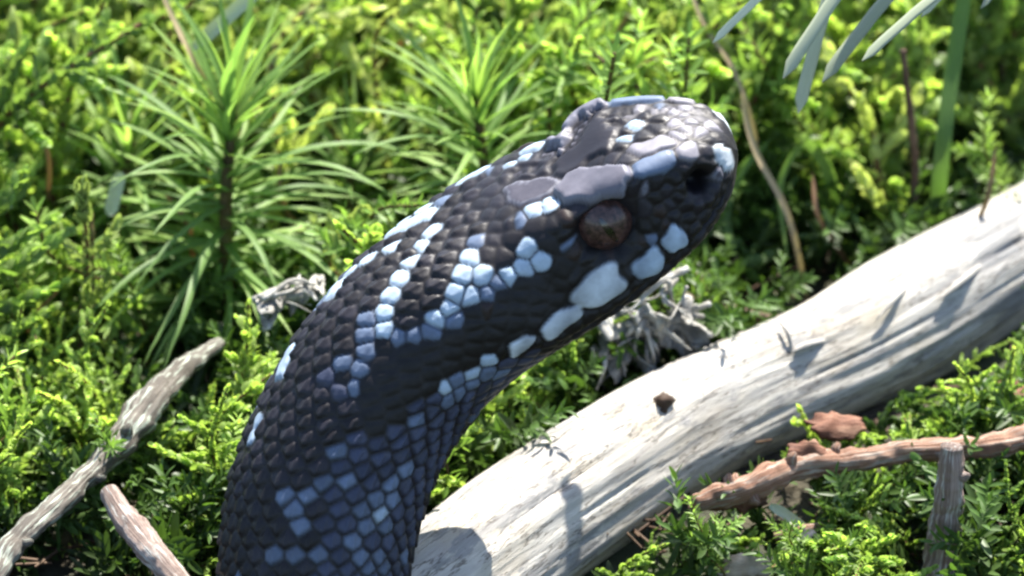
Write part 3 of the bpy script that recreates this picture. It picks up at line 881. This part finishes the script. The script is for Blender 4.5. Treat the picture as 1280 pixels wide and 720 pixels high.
HAIR += [(290, 60, 400, 110, 3.3), (596, 60, 230, 90, 3.1), (1050, -60, 120, 130, 0.2), (985, 170, 320, 40, 4.4), (440, 150, 240, 60, 4.4), (150, 150, 250, 60, 4.2),
         (20, 660, 720, 40, 2.0), (90, 590, 650, 40, 2.0), (215, 445, 510, 40, 2.6), (185, 640, 720, 45, 1.6), (945, 200, 390, 45, 5.0), (1000, 340, 380, 60, 4.0), (362, 345, 400, 35, 2.0), (1120, 542, 592, 190, .3), (940, 590, 640, 60, 0.0), (1182, 560, 720, 30, -.2)]
placed = []
rs = random.Random(11)
def shoot_to(kind_, idx, px, py, d, lean, label, wide=1.0):
    """a shoot whose tip is seen at px,py; it grows from the ground, lean = (dx, dy) of its foot in cm"""
    tip = P(px, py, d); c = TEMPL[kind_][idx][2]
    bx_, by_ = tip[0] + lean[0], tip[1] + lean[1]
    base = np.array([bx_, by_, gz(bx_, by_) - .05])
    v = tip - base; e = c[-1]
    q = Vector(e).rotation_difference(Vector(v))
    me, ms, c, Vsub = TEMPL[kind_][idx]
    o = thing(NAMES[kind_], label, 'moss', base)
    o.rotation_euler = q.to_euler(); o.scale = (float(np.linalg.norm(v)/np.linalg.norm(e)),)*3
    obj('stem', ms, None, o); kind(obj('foliage', me, None, o), 'stuff')
    placed.append((bx_, by_))
shoot_to('bud', 0, 104, 258, 1.6, (.05, .1), 'pale-budded moss shoot on the dark upright twig at far left')
shoot_to('bud', 1, 438, 282, 2.2, (.1, .3), 'pale-budded moss shoot left of the snake, between two haircap plants')
shoot_to('bud', 2, 184, 102, 4.0, (.2, .4), 'moss shoot with a whitish bud left of the haircap tip')
shoot_to('bud', 3, 88, 84, 4.2, (-.2, .3), 'moss shoot with a white bud near the upper left edge')
shoot_to('bud', 4, 150, 14, 5.2, (.1, .3), 'pale bud moss shoot at the top left edge')
shoot_to('bud', 0, 832, 48, 4.6, (0, .3), 'thick pale moss shoot standing alone above the head')
shoot_to('bud', 1, 682, 62, 4.4, (.1, .3), 'round-budded moss shoot above the snake crown')
shoot_to('feather', 4, 42, 575, 1.2, (.1, .1), 'lime feathery moss shoot above the lichened twig')
shoot_to('feather', 6, 60, 690, .2, (.3, .2), 'lime moss shoot in the lower left corner')
shoot_to('feather', 1, 338, 468, .3, (-.9, .2), 'bright yellow moss shoot arching against the snake neck')
shoot_to('feather', 3, 1108, 166, 4.5, (-1.1, .3), 'yellow-green moss shoot arching sideways right of the snout')
shoot_to('feather', 0, 1128, 232, 4.2, (.2, .5), 'feathery moss tuft hanging over the dark gap behind the branch')
shoot_to('star', 2, 1235, 120, 4.0, (.1, .3), 'spiky moss shoot standing by the right picture edge')
shoot_to('feather', 6, 1265, 425, 2.6, (-.6, -.3), 'yellow feathery moss shoot lapping over the branch at the right edge')
shoot_to('feather', 4, 1000, 512, .9, (.9, -.3), 'yellow-green moss shoot lapping at the underside of the branch')
shoot_to('feather', 1, 1130, 522, .9, (.8, -.2), 'yellow-green moss shoot above the reddish twig')
shoot_to('feather', 5, 720, 70, 5.5, (.3, .4), 'tall feathery moss shoot at the top edge, behind the crown')
tries = 0
def attempt(x, y, kd_, scl_, slack=.12, cov=True, short=False):
    z = gz(x, y)
    idx = rs.randrange(len(TEMPL[kd_]))
    rz, tl_, td, scl = rs.uniform(0, 6.28), abs(rs.gauss(0.3, .25)), rs.uniform(0, 6.28), rs.uniform(*scl_)
    pts = shoot_pts(kd_, idx, (x, y, z), rz, tl_, td, scl)
    if blocked(pts, slack) or shades(pts) > 0.10: return False
    if cov and covers(pts) > 0.05: return False
    q = proj(pts)
    inside = (q[:, 0] > 0) & (q[:, 0] < 1280) & (q[:, 1] > 0) & (q[:, 1] < 720)
    if inside.mean() < 0.1: return False
    placed.append((x, y))
    cx, cy = q[:, 0].mean(), q[:, 1].mean()
    tipx = proj(shoot_pts(kd_, idx, (x, y, z), rz, tl_, td, scl).mean(axis=0))[0] - proj([x, y, z])[0]
    lab = ('large ' if scl > 1.12 else 'small ' if scl < .7 else '') + WORD[kd_] + (' leaning left' if tipx < -45 else ' leaning right' if tipx > 45 else '') + ' ' + region(cx, cy)
    shoot(kd_, idx, (x, y, z - 0.05), rz, tl_, td, scl, lab, lab.replace(' shoot', ' shoots'))
    return True
n_low = 0
while n_low < 60 and tries < 4000:      # low bright shoots in front of the branch
    tries += 1
    q = PZ(rs.uniform(690, 1290), rs.uniform(500, 760), 0.0)
    if any((q[0]-a[0])**2 + (q[1]-a[1])**2 < 0.28**2 for a in placed): continue
    if attempt(q[0], q[1], rs.choice(['feather', 'feather', 'star']), (.34, .66), .10): n_low += 1
n_left = 0
while n_left < 46 and tries < 8000:      # lime shoots round the lichened twig
    tries += 1
    q = PZ(rs.uniform(-20, 275), rs.uniform(430, 760), 0.0)
    if any((q[0]-a[0])**2 + (q[1]-a[1])**2 < 0.28**2 for a in placed): continue
    if attempt(q[0], q[1], rs.choice(['feather', 'feather', 'feather', 'star']), (.40, .72), .10): n_left += 1
n_throat = 0
while n_throat < 14 and tries < 12000:    # small shoots seen between throat and branch
    tries += 1
    q = PZ(rs.uniform(600, 760), rs.uniform(440, 540), 0.3)
    if any((q[0]-a[0])**2 + (q[1]-a[1])**2 < 0.25**2 for a in placed): continue
    if attempt(q[0], q[1], rs.choice(['feather', 'star']), (.35, .6), .15): n_throat += 1
tries = 0
while len(placed) < 315 and tries < 6000:
    tries += 1
    d = rs.uniform(-0.8, 11.5)
    x = rs.uniform(-5.6, 5.6)
    y = d/math.cos(PITCH) + rs.uniform(-0.5, 0.5) - 0.4
    if any((x-a[0])**2 + (y-a[1])**2 < 0.42**2 for a in placed): continue
    b = proj([x, y, gz(x, y)])
    r_ = rs.random()*(.7 if d < 1.2 else 1)
    if b[0] > 640: kd_ = 'star' if r_ < .45 else 'feather' if r_ < .9 else 'bud'
    else: kd_ = 'feather' if r_ < .5 else 'star' if r_ < .7 else 'bud'
    if kd_ == 'bud' and d < 3.2: kd_ = 'feather'
    attempt(x, y, kd_, (.55, .9) if b[1] > 560 else (.85, 1.35))
print('placed', len(placed), n_low, n_throat)

# ------------------------------------------------------------------ haircap moss: tall stems with long narrow leaves
def blade_mesh(name, L, wd, droop, seed, n=12, fold=0.35, mat='haircap', blunt=False, age=0.0, sheet=True):
    """one leaf lying along +y from the origin, upper side +z, arching down by droop"""
    rng = np.random.default_rng(seed)
    t = np.linspace(0, 1, n)
    ang = np.radians(droop)*t**1.3
    y = np.concatenate([[0], np.cumsum(np.cos(ang[:-1])*L/(n-1))]); z = np.concatenate([[0], np.cumsum(-np.sin(ang[:-1])*L/(n-1))])
    if blunt: wv = wd*np.minimum(1, np.sqrt(np.clip((1.0 - t)*9, 0, 1)))*np.minimum(1, 0.5 + t*4)
    else: wv = wd*np.minimum(1.0, 0.75 + t*1.5)*(1 - t**2.2)**0.9 + 0.003
    sx = np.cumsum(np.cumsum(rng.normal(0, .02, n)))*L*.22
    V, tn = [], []
    thick = wd*0.16
    for i in range(n):
        for u in (-1, -.5, 0, .5, 1):
            V.append([sx[i] + u*wv[i]/2, y[i], z[i] + abs(u)*wv[i]*fold*.5]); tn.append([age + (1-t[i])*.35, .5, t[i]])
        for u in () if sheet else (1, 0, -1):
            V.append([sx[i] + u*wv[i]/2*.9, y[i], z[i] + abs(u)*wv[i]*fold*.5 - thick*(0.5 if u else 1)]); tn.append([age + (1-t[i])*.35, .5, t[i]])
    me = mesh_np(name, np.array(V), [grid_faces(n, 5, wrap=False) if sheet else grid_faces(n, 8)], attrs={'tint': np.clip(np.array(tn), 0, 1)})
    me.materials.append(M[mat])
    return me
HL = [blade_mesh('haircap_leaf', L, wd, dr, 500 + k) for k, (L, wd, dr) in enumerate([(1.4, .08, 30), (1.7, .085, 50), (1.25, .075, 15), (1.9, .085, 65), (1.05, .07, 25), (1.6, .08, 85)])]

def leaf_at(me, parent, root_loc, pos, dirv, up=(0, 0, 1), scale=1.0, name='leaf', roll=0.0):
    d = unit(dirv); s_ = np.cross(d, np.asarray(up, float))
    if np.linalg.norm(s_) < 1e-3: s_ = np.array([1.0, 0, 0])
    s_ = unit(s_); n_ = np.cross(s_, d)
    o = obj(name, me, None, parent)
    m = Matrix(np.column_stack([s_, d, n_]).tolist()) @ Matrix.Rotation(roll, 3, 'Y')
    o.rotation_euler = m.to_euler(); o.location = Vector((np.asarray(pos) - root_loc)*S); o.scale = (scale,)*3
    return o

def haircap(base, top, label, nleaf, seed, sc=1.0, span=(0.35, 1.0), bias=None):
    rng = random.Random(seed)
    base = np.asarray(base); top = np.asarray(top)
    root = thing('haircap_moss', label, 'moss', base, 'tall haircap moss plants')
    mid = (base + top)/2 + np.array([rng.uniform(-.1, .1), 0, 0])
    c = spline([base - np.array([0, 0, .2]), mid, top], n=24)
    V, fs, at = tube(c, np.linspace(.085, .045, 24)*sc, 10, .15, 5, seed)
    obj('stem', mesh_np('haircap_stem', V - base, fs, attrs={'grain': at}), M['stem'], root)
    for k in range(nleaf):
        t = span[0] + (span[1]-span[0])*(k + rng.random()*.6)/nleaf
        p_ = c[min(23, int(t*23))]
        a = k*2.39996 + rng.uniform(-.3, .3)
        rise = (t - span[0])/(span[1]-span[0])
        el = math.radians(5 + 72*rise**2.0 + rng.uniform(-16, 16))
        dv = np.array([math.cos(a)*math.cos(el), math.sin(a)*math.cos(el)*.9, math.sin(el)])
        if bias is not None and rise < .9: dv = dv + np.asarray(bias)*0.35
        me = HL[rng.choice([0, 2, 4]) if rise > .7 else rng.randrange(6)]
        s_ = sc*rng.uniform(.8, 1.15)
        if proj(p_ + unit(dv)*1.0*s_)[2] < SD0 + 1.2 and blocked(np.array([p_ + unit(dv)*1.0*s_, p_ + unit(dv)*.6*s_])): continue
        leaf_at(me, root, base, p_, dv, scale=s_)
    return root
hb = PZ(292, 445, 0.1); hd = proj(hb)[2]
haircap(hb, P(292, 118, hd - 0.2), 'tall haircap moss with long arching leaves left of the snake', 130, 1, 1.0, (0.28, 1.0))
b2 = P(600, 300, 3.2); b2g = np.array([b2[0], b2[1], gz(b2[0], b2[1])])
haircap(b2g, P(594, 118, 3.0), 'haircap moss with fanned leaves rising behind the neck of the snake', 110, 2, .85, (0.42, 1.0))
b3 = P(450, 330, 4.6); b3g = np.array([b3[0], b3[1], gz(b3[0], b3[1])])
haircap(b3g, P(440, 190, 4.6), 'smaller haircap moss between the two tall ones', 70, 3, .8, (0.4, 1.0))
b4 = P(150, 330, 4.4); b4g = np.array([b4[0], b4[1], gz(b4[0], b4[1])])
haircap(b4g, P(165, 175, 4.2), 'shaded haircap moss near the left picture edge', 70, 4, .9, (0.4, 1.0))

# ------------------------------------------------------------------ spruce twig with needles, upper right
NE = [blade_mesh('needle', L, wd, dr, 600 + k, n=10, fold=-0.18, mat='needle', blunt=True, sheet=False) for k, (L, wd, dr) in enumerate([(1.5, .13, 6), (1.35, .135, 12), (1.6, .125, 4)])]
sd_ = -0.7
t0 = P(1000, -120, sd_ + .3); t1 = P(1260, -90, sd_ + .5)
tw = thing('spruce_twig', 'grey-green spruce twig hanging its blunt needles in at the upper right', 'twig', t0)
c = spline([t0 + np.array([-1.0, .2, .0]), t0, (t0+t1)/2 + np.array([0, 0, .15]), t1, t1 + np.array([1.5, .3, .2])], n=30)
V, fs, at = tube(c, np.linspace(.10, .16, 30), 10, .2, 6, 3)
obj('twig_stem', mesh_np('twig_stem', V - t0, fs, attrs={'grain': at}), M['twig_red'], tw)
for (x0, y0, x1, y1, dd, wsc) in ((1085, -60, 978, 98, 0, 1.0), (1150, -50, 1026, 102, .3, 1.1), (1200, -30, 1075, 74, -.1, 1.0), (985, -35, 889, 52, .2, .8), (1040, -20, 1003, 144, .6, .9), (1232, -60, 1150, 20, .4, .9), (930, -70, 850, -10, .1, .9), (1290, -60, 1225, 10, .3, .8)):
    a = P(x0, y0, sd_ + dd); b = P(x1, y1, sd_ + dd)
    k = min(range(3), key=lambda q_: abs([1.5, 1.35, 1.6][q_] - np.linalg.norm(b-a)))
    leaf_at(NE[k], tw, t0, a, b - a, up=(0.05, -.15, 1), scale=np.linalg.norm(b-a)/[1.5, 1.35, 1.6][k], name='needle')

# ------------------------------------------------------------------ grass blades and stalks
def ribbon(name, label, cat, pix, depth, wid, mat, group=None):
    pts = [P(x, y, depth + (e[0] if e else 0)) for (x, y, *e) in pix]
    c = spline(np.array(pts), n=28)
    T, A, B = frames(c, up=(0.3, -.8, .5))
    t = np.linspace(0, 1, 28)
    wv = wid*np.minimum(1, .5 + t*3)*np.sqrt(np.clip((1-t)*6, 0.02, 1))
    V, tn = [], []
    for i in range(28):
        for (u, h) in ((-1, .14), (-.4, 0), (0.4, 0), (1, .14)):
            V.append(c[i] + B[i]*u*wv[i]/2 + A[i]*h*wid); tn.append([.5*(1-t[i]), .5, t[i]])
    base = np.array(pts[0])
    r = thing(name, label, cat, base, group)
    obj('blade', mesh_np('blade', np.array(V) - base, [grid_faces(28, 4, wrap=False)], attrs={'tint': np.array(tn)}), M[mat], r)
    return r
ribbon('grass_blade', 'drooping green grass blade hanging right of the snout', 'grass', [(960, 420, 1.2), (1040, 260, .6), (1010, 178), (975, 222), (976, 278), (984, 324)], 3.9, .11, 'grass')
ribbon('grass_blade', 'curled green blade just under the snout tip', 'grass', [(950, 420, 1), (925, 330), (906, 275), (925, 215), (962, 175)], 4.2, .10, 'grass')
ribbon('grass_blade', 'wide dull green blade behind the spruce needles', 'grass', [(1165, 330, 1), (1175, 200), (1190, 80), (1212, -60)], 4.0, .18, 'grass')
ribbon('grass_blade', 'light green leaf tip in the lower right corner', 'grass', [(1230, 820, .5), (1262, 735), (1285, 680), (1330, 610)], 0.4, .30, 'grass')
ribbon('grass_blade', 'pale upright blade above the haircap moss', 'grass', [(590, 260, 1), (596, 100), (590, 30), (603, -60)], 4.6, .08, 'grass')
ribbon('dry_stalk', 'thin tan dry stalk slanting in above the snout', 'stalk', [(952, 215, .6), (936, 140), (913, 80), (880, 30), (845, -60)], 4.0, .045, 'drygrass')
ribbon('dry_stalk', 'fine dry stalk crossing behind the haircap tip', 'stalk', [(300, 170, 1), (250, 90), (215, 20), (190, -40)], 3.4, .05, 'drygrass')
ribbon('dry_stalk', 'tan dry stalk lying in the dark gap right of the snout', 'stalk', [(1010, 380, .5), (985, 270), (945, 190), (925, 120)], 3.6, .06, 'drygrass')
for k, (x0, y0, x1, y1) in enumerate(((150, 215, 136, 270), (240, 60, 330, -20))):
    ribbon('dry_needle', ['grey-blue dry needle low on the far left', 'grey-blue dry needle at the top left'][k], 'needle', [(x0, y0), ((x0+x1)/2, (y0+y1)/2), (x1, y1)], 3.0, .13, 'needle')
ribbon('dry_needle', 'pale grey needle lying under the reddish twig', 'needle', [(962, 632), (985, 645), (1014, 668)], 0.0, .09, 'needle')

for k, (x0, y0, x1, y1, dd) in enumerate(((60, 250, 30, 130, 3.0), (380, 300, 350, 190, 3.6), (470, 90, 520, -10, 5.5), (760, 110, 790, 10, 4.8), (1190, 330, 1245, 180, 3.6), (1060, 330, 1015, 215, 3.8), (240, 330, 205, 240, 3.2), (30, 440, 75, 360, 2.2), (1235, 690, 1205, 590, .6), (1085, 720, 1120, 600, .4))):
    ribbon('dead_stem', 'thin brown dead stem ' + ['near the upper left edge', 'between the left haircap and the snake', 'at the top edge behind the middle haircap', 'at the top edge over the crown', 'behind the branch at the right edge', 'in the dark gap right of the snout', 'under the left haircap leaves', 'by the left edge at half height', 'right of the broken upright twig', 'left of the broken upright twig'][k], 'stem',
           [(x0, y0, .5), ((x0+x1)/2 + 14*(-1)**k, (y0+y1)/2), (x1, y1)], dd, .05, 'deadstem')

# ------------------------------------------------------------------ twigs
def stick(name, label, pix, zs, rad, mat, rough=.2, rf=5, m=14, seed=0, cat='twig', extra=None):
    pts = [PZ(x, y, z) for (x, y), z in zip(pix, zs)]
    base = pts[0].copy()
    n = 130; m = 22
    c = spline(np.array(pts), n=n)
    c = c + np.array([[nz(p, 1.3, seed), nz(p, 1.3, seed+5), nz(p, 1.3, seed+11)] for p in c])*.05
    r = np.interp(np.linspace(0, 1, n), np.linspace(0, 1, len(rad)), rad)
    root = thing(name, label, cat, base)
    V, fs, at = tube(c, r, m, rough*1.3, rf*1.4, seed)
    obj('bark', mesh_np('bark', V - base, fs, attrs={'grain': at}), M[mat], root)
    rg = random.Random(seed)
    for k in range(extra or 0):
        i = rg.randrange(4, n-4); T, A, B = frames(c)
        a = rg.uniform(0, 6.28); dv = A[i]*math.cos(a) + B[i]*math.sin(a)
        V, fs, at = tube(np.array([c[i] + dv*r[i]*.6, c[i] + dv*r[i]*1.2, c[i] + dv*r[i]*1.5 + T[i]*.03]), [r[i]*.5, r[i]*.4, r[i]*.2], 8, .3, 9, k)
        obj('stub', mesh_np('stub', V - base, fs, attrs={'grain': at}), M[mat], root)
    return root
stick('lichened_twig', 'grey lichen-flecked twig rising from the lower left corner', [(-60, 790), (0, 712), (62, 642), (130, 572), (185, 508), (228, 462), (275, 425)], [.75, .8, .9, .95, 1.05, 1.0, .9], [.12, .115, .105, .10, .16, .10, .06], 'twig_grey', .22, 4, seed=3, extra=7)
stick('broken_twig', 'short pinkish twig end pointing down from the lichened twig', [(135, 615), (160, 650), (200, 700), (250, 765)], [1.1, 1.05, 1.0, .9], [.08, .13, .11, .10], 'twig_pink', .14, 5, seed=5)
stick('reddish_twig', 'long reddish-brown twig running under the branch to the right edge', [(870, 630), (935, 605), (1010, 580), (1090, 572), (1170, 562), (1290, 546), (1400, 530)], [.6, .75, .8, .8, .85, .9, .9], [.10, .12, .11, .10, .11, .13, .13], 'twig_red', .25, 5, seed=7, extra=6)
stick('upright_stub', 'broken pinkish-grey twig standing in the lower right', [(1168, 830), (1172, 760), (1178, 690), (1184, 620), (1190, 556)], [-.75, -.1, .5, 1.05, 1.55], [.15, .145, .14, .135, .10], 'twig_pink', .18, 5, seed=9, extra=4)
stick('thin_twig', 'thin tan twig lying flat under the word-high reddish twig'.replace('word-high ', ''), [(968, 676), (1000, 668), (1036, 658)], [.35, .4, .4], [.04, .045, .03], 'twig_red', .15, 6, seed=12)
stick('thin_twig', 'brown twig in the dark gap behind the branch, below the snout', [(845, 372), (900, 385), (960, 402), (1010, 400)], [.5, .5, .45, .4], [.07, .08, .06, .05], 'litter', .2, 6, seed=14)
stick('thin_twig', 'dark vertical twig among the moss at the right', [(1136, 320), (1140, 230), (1140, 140), (1130, 60)], [.3, 1.0, 1.7, 2.3], [.045, .04, .035, .025], 'litter', .2, 6, seed=15)
stick('thin_twig', 'dark upright moss-clad twig at the left edge', [(104, 470), (108, 400), (112, 330), (108, 270)], [.2, .75, 1.3, 1.75], [.08, .07, .06, .05], 'stem', .2, 6, seed=16)

# ------------------------------------------------------------------ bark flakes, lichen, litter
def flake(name, label, px, py, z, sx, sy, mat, seed, curl=.6, cat='bark', tilt=(0.3, 0, 0)):
    n, m = 22, 16
    base = PZ(px, py, z)
    rg = np.random.default_rng(seed)
    V = []
    for i in range(n):
        for j_ in range(m):
            a = (i/(n-1) - .5)*2; b = (j_/(m-1) - .5)*2
            e = 1 + .4*noise.noise(Vector((a*2.2, b*2.2, seed))) + .1*noise.noise(Vector((a*6, b*6, seed)))
            x = a*math.sqrt(1 - b*b/2)*sx*e; y = b*math.sqrt(1 - a*a/2)*sy*e
            zz = curl*sy*(1 - b*b)*.45 + .10*noise.noise(Vector((x*5, y*5, seed))) + .12*sx*noise.noise(Vector((x*2, y*2, seed + 4)))
            V.append([x, y, zz])
    V = np.array(V); low = V - np.array([0, 0, .035])
    q = grid_faces(n, m, wrap=False); k = n*m
    edge = [i*m for i in range(n)] + [(n-1)*m + j_ for j_ in range(1, m)] + [i*m + m-1 for i in range(n-2, -1, -1)] + [j_ for j_ in range(m-2, 0, -1)]
    ed = np.array([[edge[i], edge[(i+1) % len(edge)], edge[(i+1) % len(edge)] + k, edge[i] + k] for i in range(len(edge))])
    o = obj(name, mesh_np(name, np.vstack([V, low]), [q, q[:, ::-1] + k, ed]), M[mat], loc=base, rot=tilt)
    return tag(o, label, cat)
flake('bark_flake', 'dark red curled bark flake under yellow moss at the branch underside', 1044, 532, .75, .26, .14, 'flake', 1, tilt=(.5, .1, .2))
flake('bark_flake', 'pinkish-brown bark flake at the left end of the reddish twig', 918, 620, .6, .30, .15, 'flake', 2, tilt=(.7, .1, .35))
flake('bark_flake', 'orange-brown bark scrap lying on the reddish twig', 1010, 566, .9, .2, .10, 'flake', 3, tilt=(.7, .2, .1))
flake('wood_chip', 'small white chip beside the thin tan twig', 1010, 684, .45, .10, .16, 'paleflake', 4, cat='chip', tilt=(.8, .2, .4))
flake('wood_chip', 'pale brown chip at the bottom edge right of the branch', 940, 706, .35, .28, .12, 'paleflake', 5, cat='chip', tilt=(.6, 0, .1))
flake('wood_chip', 'brown chip in the dark hollow at the right edge', 1262, 492, .7, .18, .14, 'flake', 6, cat='chip', tilt=(.6, 0, .1))

def lichen(name, label, cx, cy, d, sx, sy, seed, ridges):
    """crumpled grey sheet with pale branching ribs"""
    base = P(cx, cy, d); n, m = 46, 34
    Rm = np.column_stack([unit(X + .15*U), unit(U*.85 + .5*W - .15*X), unit(W*.85 - U*.5)])
    V = []
    for i in range(n):
        for j_ in range(m):
            a = (i/(n-1)-.5)*2; b = (j_/(m-1)-.5)*2
            e = 1 + .35*noise.noise(Vector((a*1.8, b*1.8, seed))) + .35*noise.noise(Vector((a*5, b*5, seed)))
            x = a*math.sqrt(1-b*b/2)*sx*e; y = b*math.sqrt(1-a*a/2)*sy*e
            rr = min(1.0, math.hypot(a, b))
            z = .16*rr*rr*math.sin(math.atan2(b, a)*9 + seed + 3*noise.noise(Vector((x*3, y*3, seed)))) + .30*noise.noise(Vector((x*2.4, y*2.4, seed))) + .30*abs(noise.noise(Vector((x*4.2, y*4.2, seed+3)))) + .05*noise.noise(Vector((x*13, y*13, seed)))
            V.append([x, y, z])
    V = np.array(V) @ Rm.T; low = V - Rm[:, 2]*.03
    q = grid_faces(n, m, wrap=False); k = n*m
    edge = [i*m for i in range(n)] + [(n-1)*m + j_ for j_ in range(1, m)] + [i*m + m-1 for i in range(n-2, -1, -1)] + [j_ for j_ in range(m-2, 0, -1)]
    ed = np.array([[edge[i], edge[(i+1) % len(edge)], edge[(i+1) % len(edge)] + k, edge[i] + k] for i in range(len(edge))])
    root = thing(name, label, 'lichen', base)
    obj('lobe', mesh_np('lobe', np.vstack([V, low]), [q, q[:, ::-1] + k, ed]), M['lichen'], root)
    rg = random.Random(seed); k_ = 0
    for pix in ridges:
        for rep_ in range(4):
            jit = lambda: (rg.uniform(-14, 14), rg.uniform(-12, 12), rg.uniform(-.15, .2))
            pts_ = []
            for (x, y) in pix:
                a_ = jit(); pts_.append(P(x + a_[0], y + a_[1], d - .12 + a_[2]))
            c = spline(np.array(pts_), n=14)
            Vt, fs, at = tube(c, np.linspace(.03, .008, 14)*rg.uniform(.6, 1.3), 6, .5, 9, k_); k_ += 1
            obj('branchlet', mesh_np('branchlet', Vt - base, fs, attrs={'grain': at}), M['lichen'], root)
    return root
ldd = proj(PZ(820, 420, 0.9))[2]
lichen('curled_lichen', 'crumpled pale grey lichen wedged between the branch and the snake throat', 812, 416, ldd, .48, .34, 4,
       [[(850, 335), (815, 362), (790, 382), (770, 372)], [(845, 352), (838, 378), (855, 395)], [(790, 392), (822, 405), (850, 438)], [(800, 400), (785, 425), (770, 460)], [(800, 410), (808, 440), (812, 460)], [(880, 390), (850, 402), (828, 400)], [(745, 440), (760, 455), (748, 478)]])
lichen('curled_lichen', 'small whitish lichen scrap left of the snake neck', 362, 372, 1.6, .28, .12, 9, [[(330, 378), (355, 362), (385, 366)], [(345, 385), (372, 376), (392, 384)]])

# fallen needles and crumbs on the ground, nobody could count them
rl = np.random.default_rng(5)
vs, qs = [], []
for k in range(2600):
    x, y = rl.uniform(-9, 9), rl.uniform(-6, 16); z = gz(x, y) + rl.uniform(-.02, .25)
    a = rl.uniform(0, 6.28); dv = np.array([math.cos(a), math.sin(a), rl.normal(0, .25)])*rl.uniform(.2, .6); sv = np.array([-math.sin(a), math.cos(a), 0])*rl.uniform(.012, .03); up = np.array([0, 0, .025])
    p_ = np.array([x, y, z]); b_ = len(vs)*0 + k*6
    vs += [p_ - sv, p_ + sv, p_ + up, p_ + dv - sv*.6, p_ + dv + sv*.6, p_ + dv + up]
    qs += [[b_, b_+1, b_+4, b_+3], [b_+1, b_+2, b_+5, b_+4], [b_+2, b_, b_+3, b_+5]]
o = kind(tag(obj('needle_litter', mesh_np('needle_litter', np.array(vs), [np.array(qs)]), M['litter']), 'brown needles and crumbs lying between the moss stems', 'litter'), 'stuff')

# ------------------------------------------------------------------ the low carpet of moss under and around the shoots
parts = []
rc = np.random.default_rng(21)
low = []
for k in range(5):
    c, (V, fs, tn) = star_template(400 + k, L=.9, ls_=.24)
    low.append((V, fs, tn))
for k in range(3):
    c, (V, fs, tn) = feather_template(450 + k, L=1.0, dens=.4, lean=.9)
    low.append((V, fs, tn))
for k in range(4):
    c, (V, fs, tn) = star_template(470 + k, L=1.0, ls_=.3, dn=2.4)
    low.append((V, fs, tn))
count = 0; tris = 0
for k in range(5200):
    near_ = k < 1150
    if near_ and tris > 1.25e6: continue
    if tris > 1.95e6: break
    if near_: x, y = rc.uniform(-6.5, 6.5), rc.uniform(-1.6, 13)
    else: x, y = rc.uniform(-26, 26), rc.uniform(-22, 30)
    if not near_ and abs(x) < 6 and -1.5 < y < 12.5: continue
    V, fs, tn = low[rc.integers(0, 8)]
    if not near_: V, fs, tn = low[8 + rc.integers(0, 4)] if max(abs(x), abs(y - 4)) > 8.5 else low[rc.integers(0, 5)]
    a = rc.uniform(0, 6.28); ti = abs(rc.normal(0, .4))
    R_ = np.array(Matrix.Rotation(a, 3, 'Z') @ Matrix.Rotation(ti, 3, 'Y'))
    sc_ = rc.uniform(.6, 1.15) if near_ else (rc.uniform(1.4, 2.4) if max(abs(x), abs(y - 4)) > 12 else rc.uniform(.8, 1.2))
    W_ = V @ R_.T*sc_ + np.array([x, y, gz(x, y) - .05])
    if y < 4 and blocked(W_[::60]): continue
    if not near_:
        dmin = np.min((tl[::6, 0] - x)**2 + (tl[::6, 1] - y)**2)
        if dmin < 1.0: continue
    parts.append((W_, fs[0], fs[1], tn)); count += 1
    tris += len(fs[0])*2 + len(fs[1])
V, fs, tn = join_parts(parts)
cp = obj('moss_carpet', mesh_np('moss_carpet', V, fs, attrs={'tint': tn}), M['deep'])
kind(tag(cp, 'low dark green moss carpet covering the forest floor', 'moss'), 'stuff')
print('carpet tris', len(fs[0])*2 + len(fs[1]), 'shoots', len(placed), 'snake verts', nr*MR)
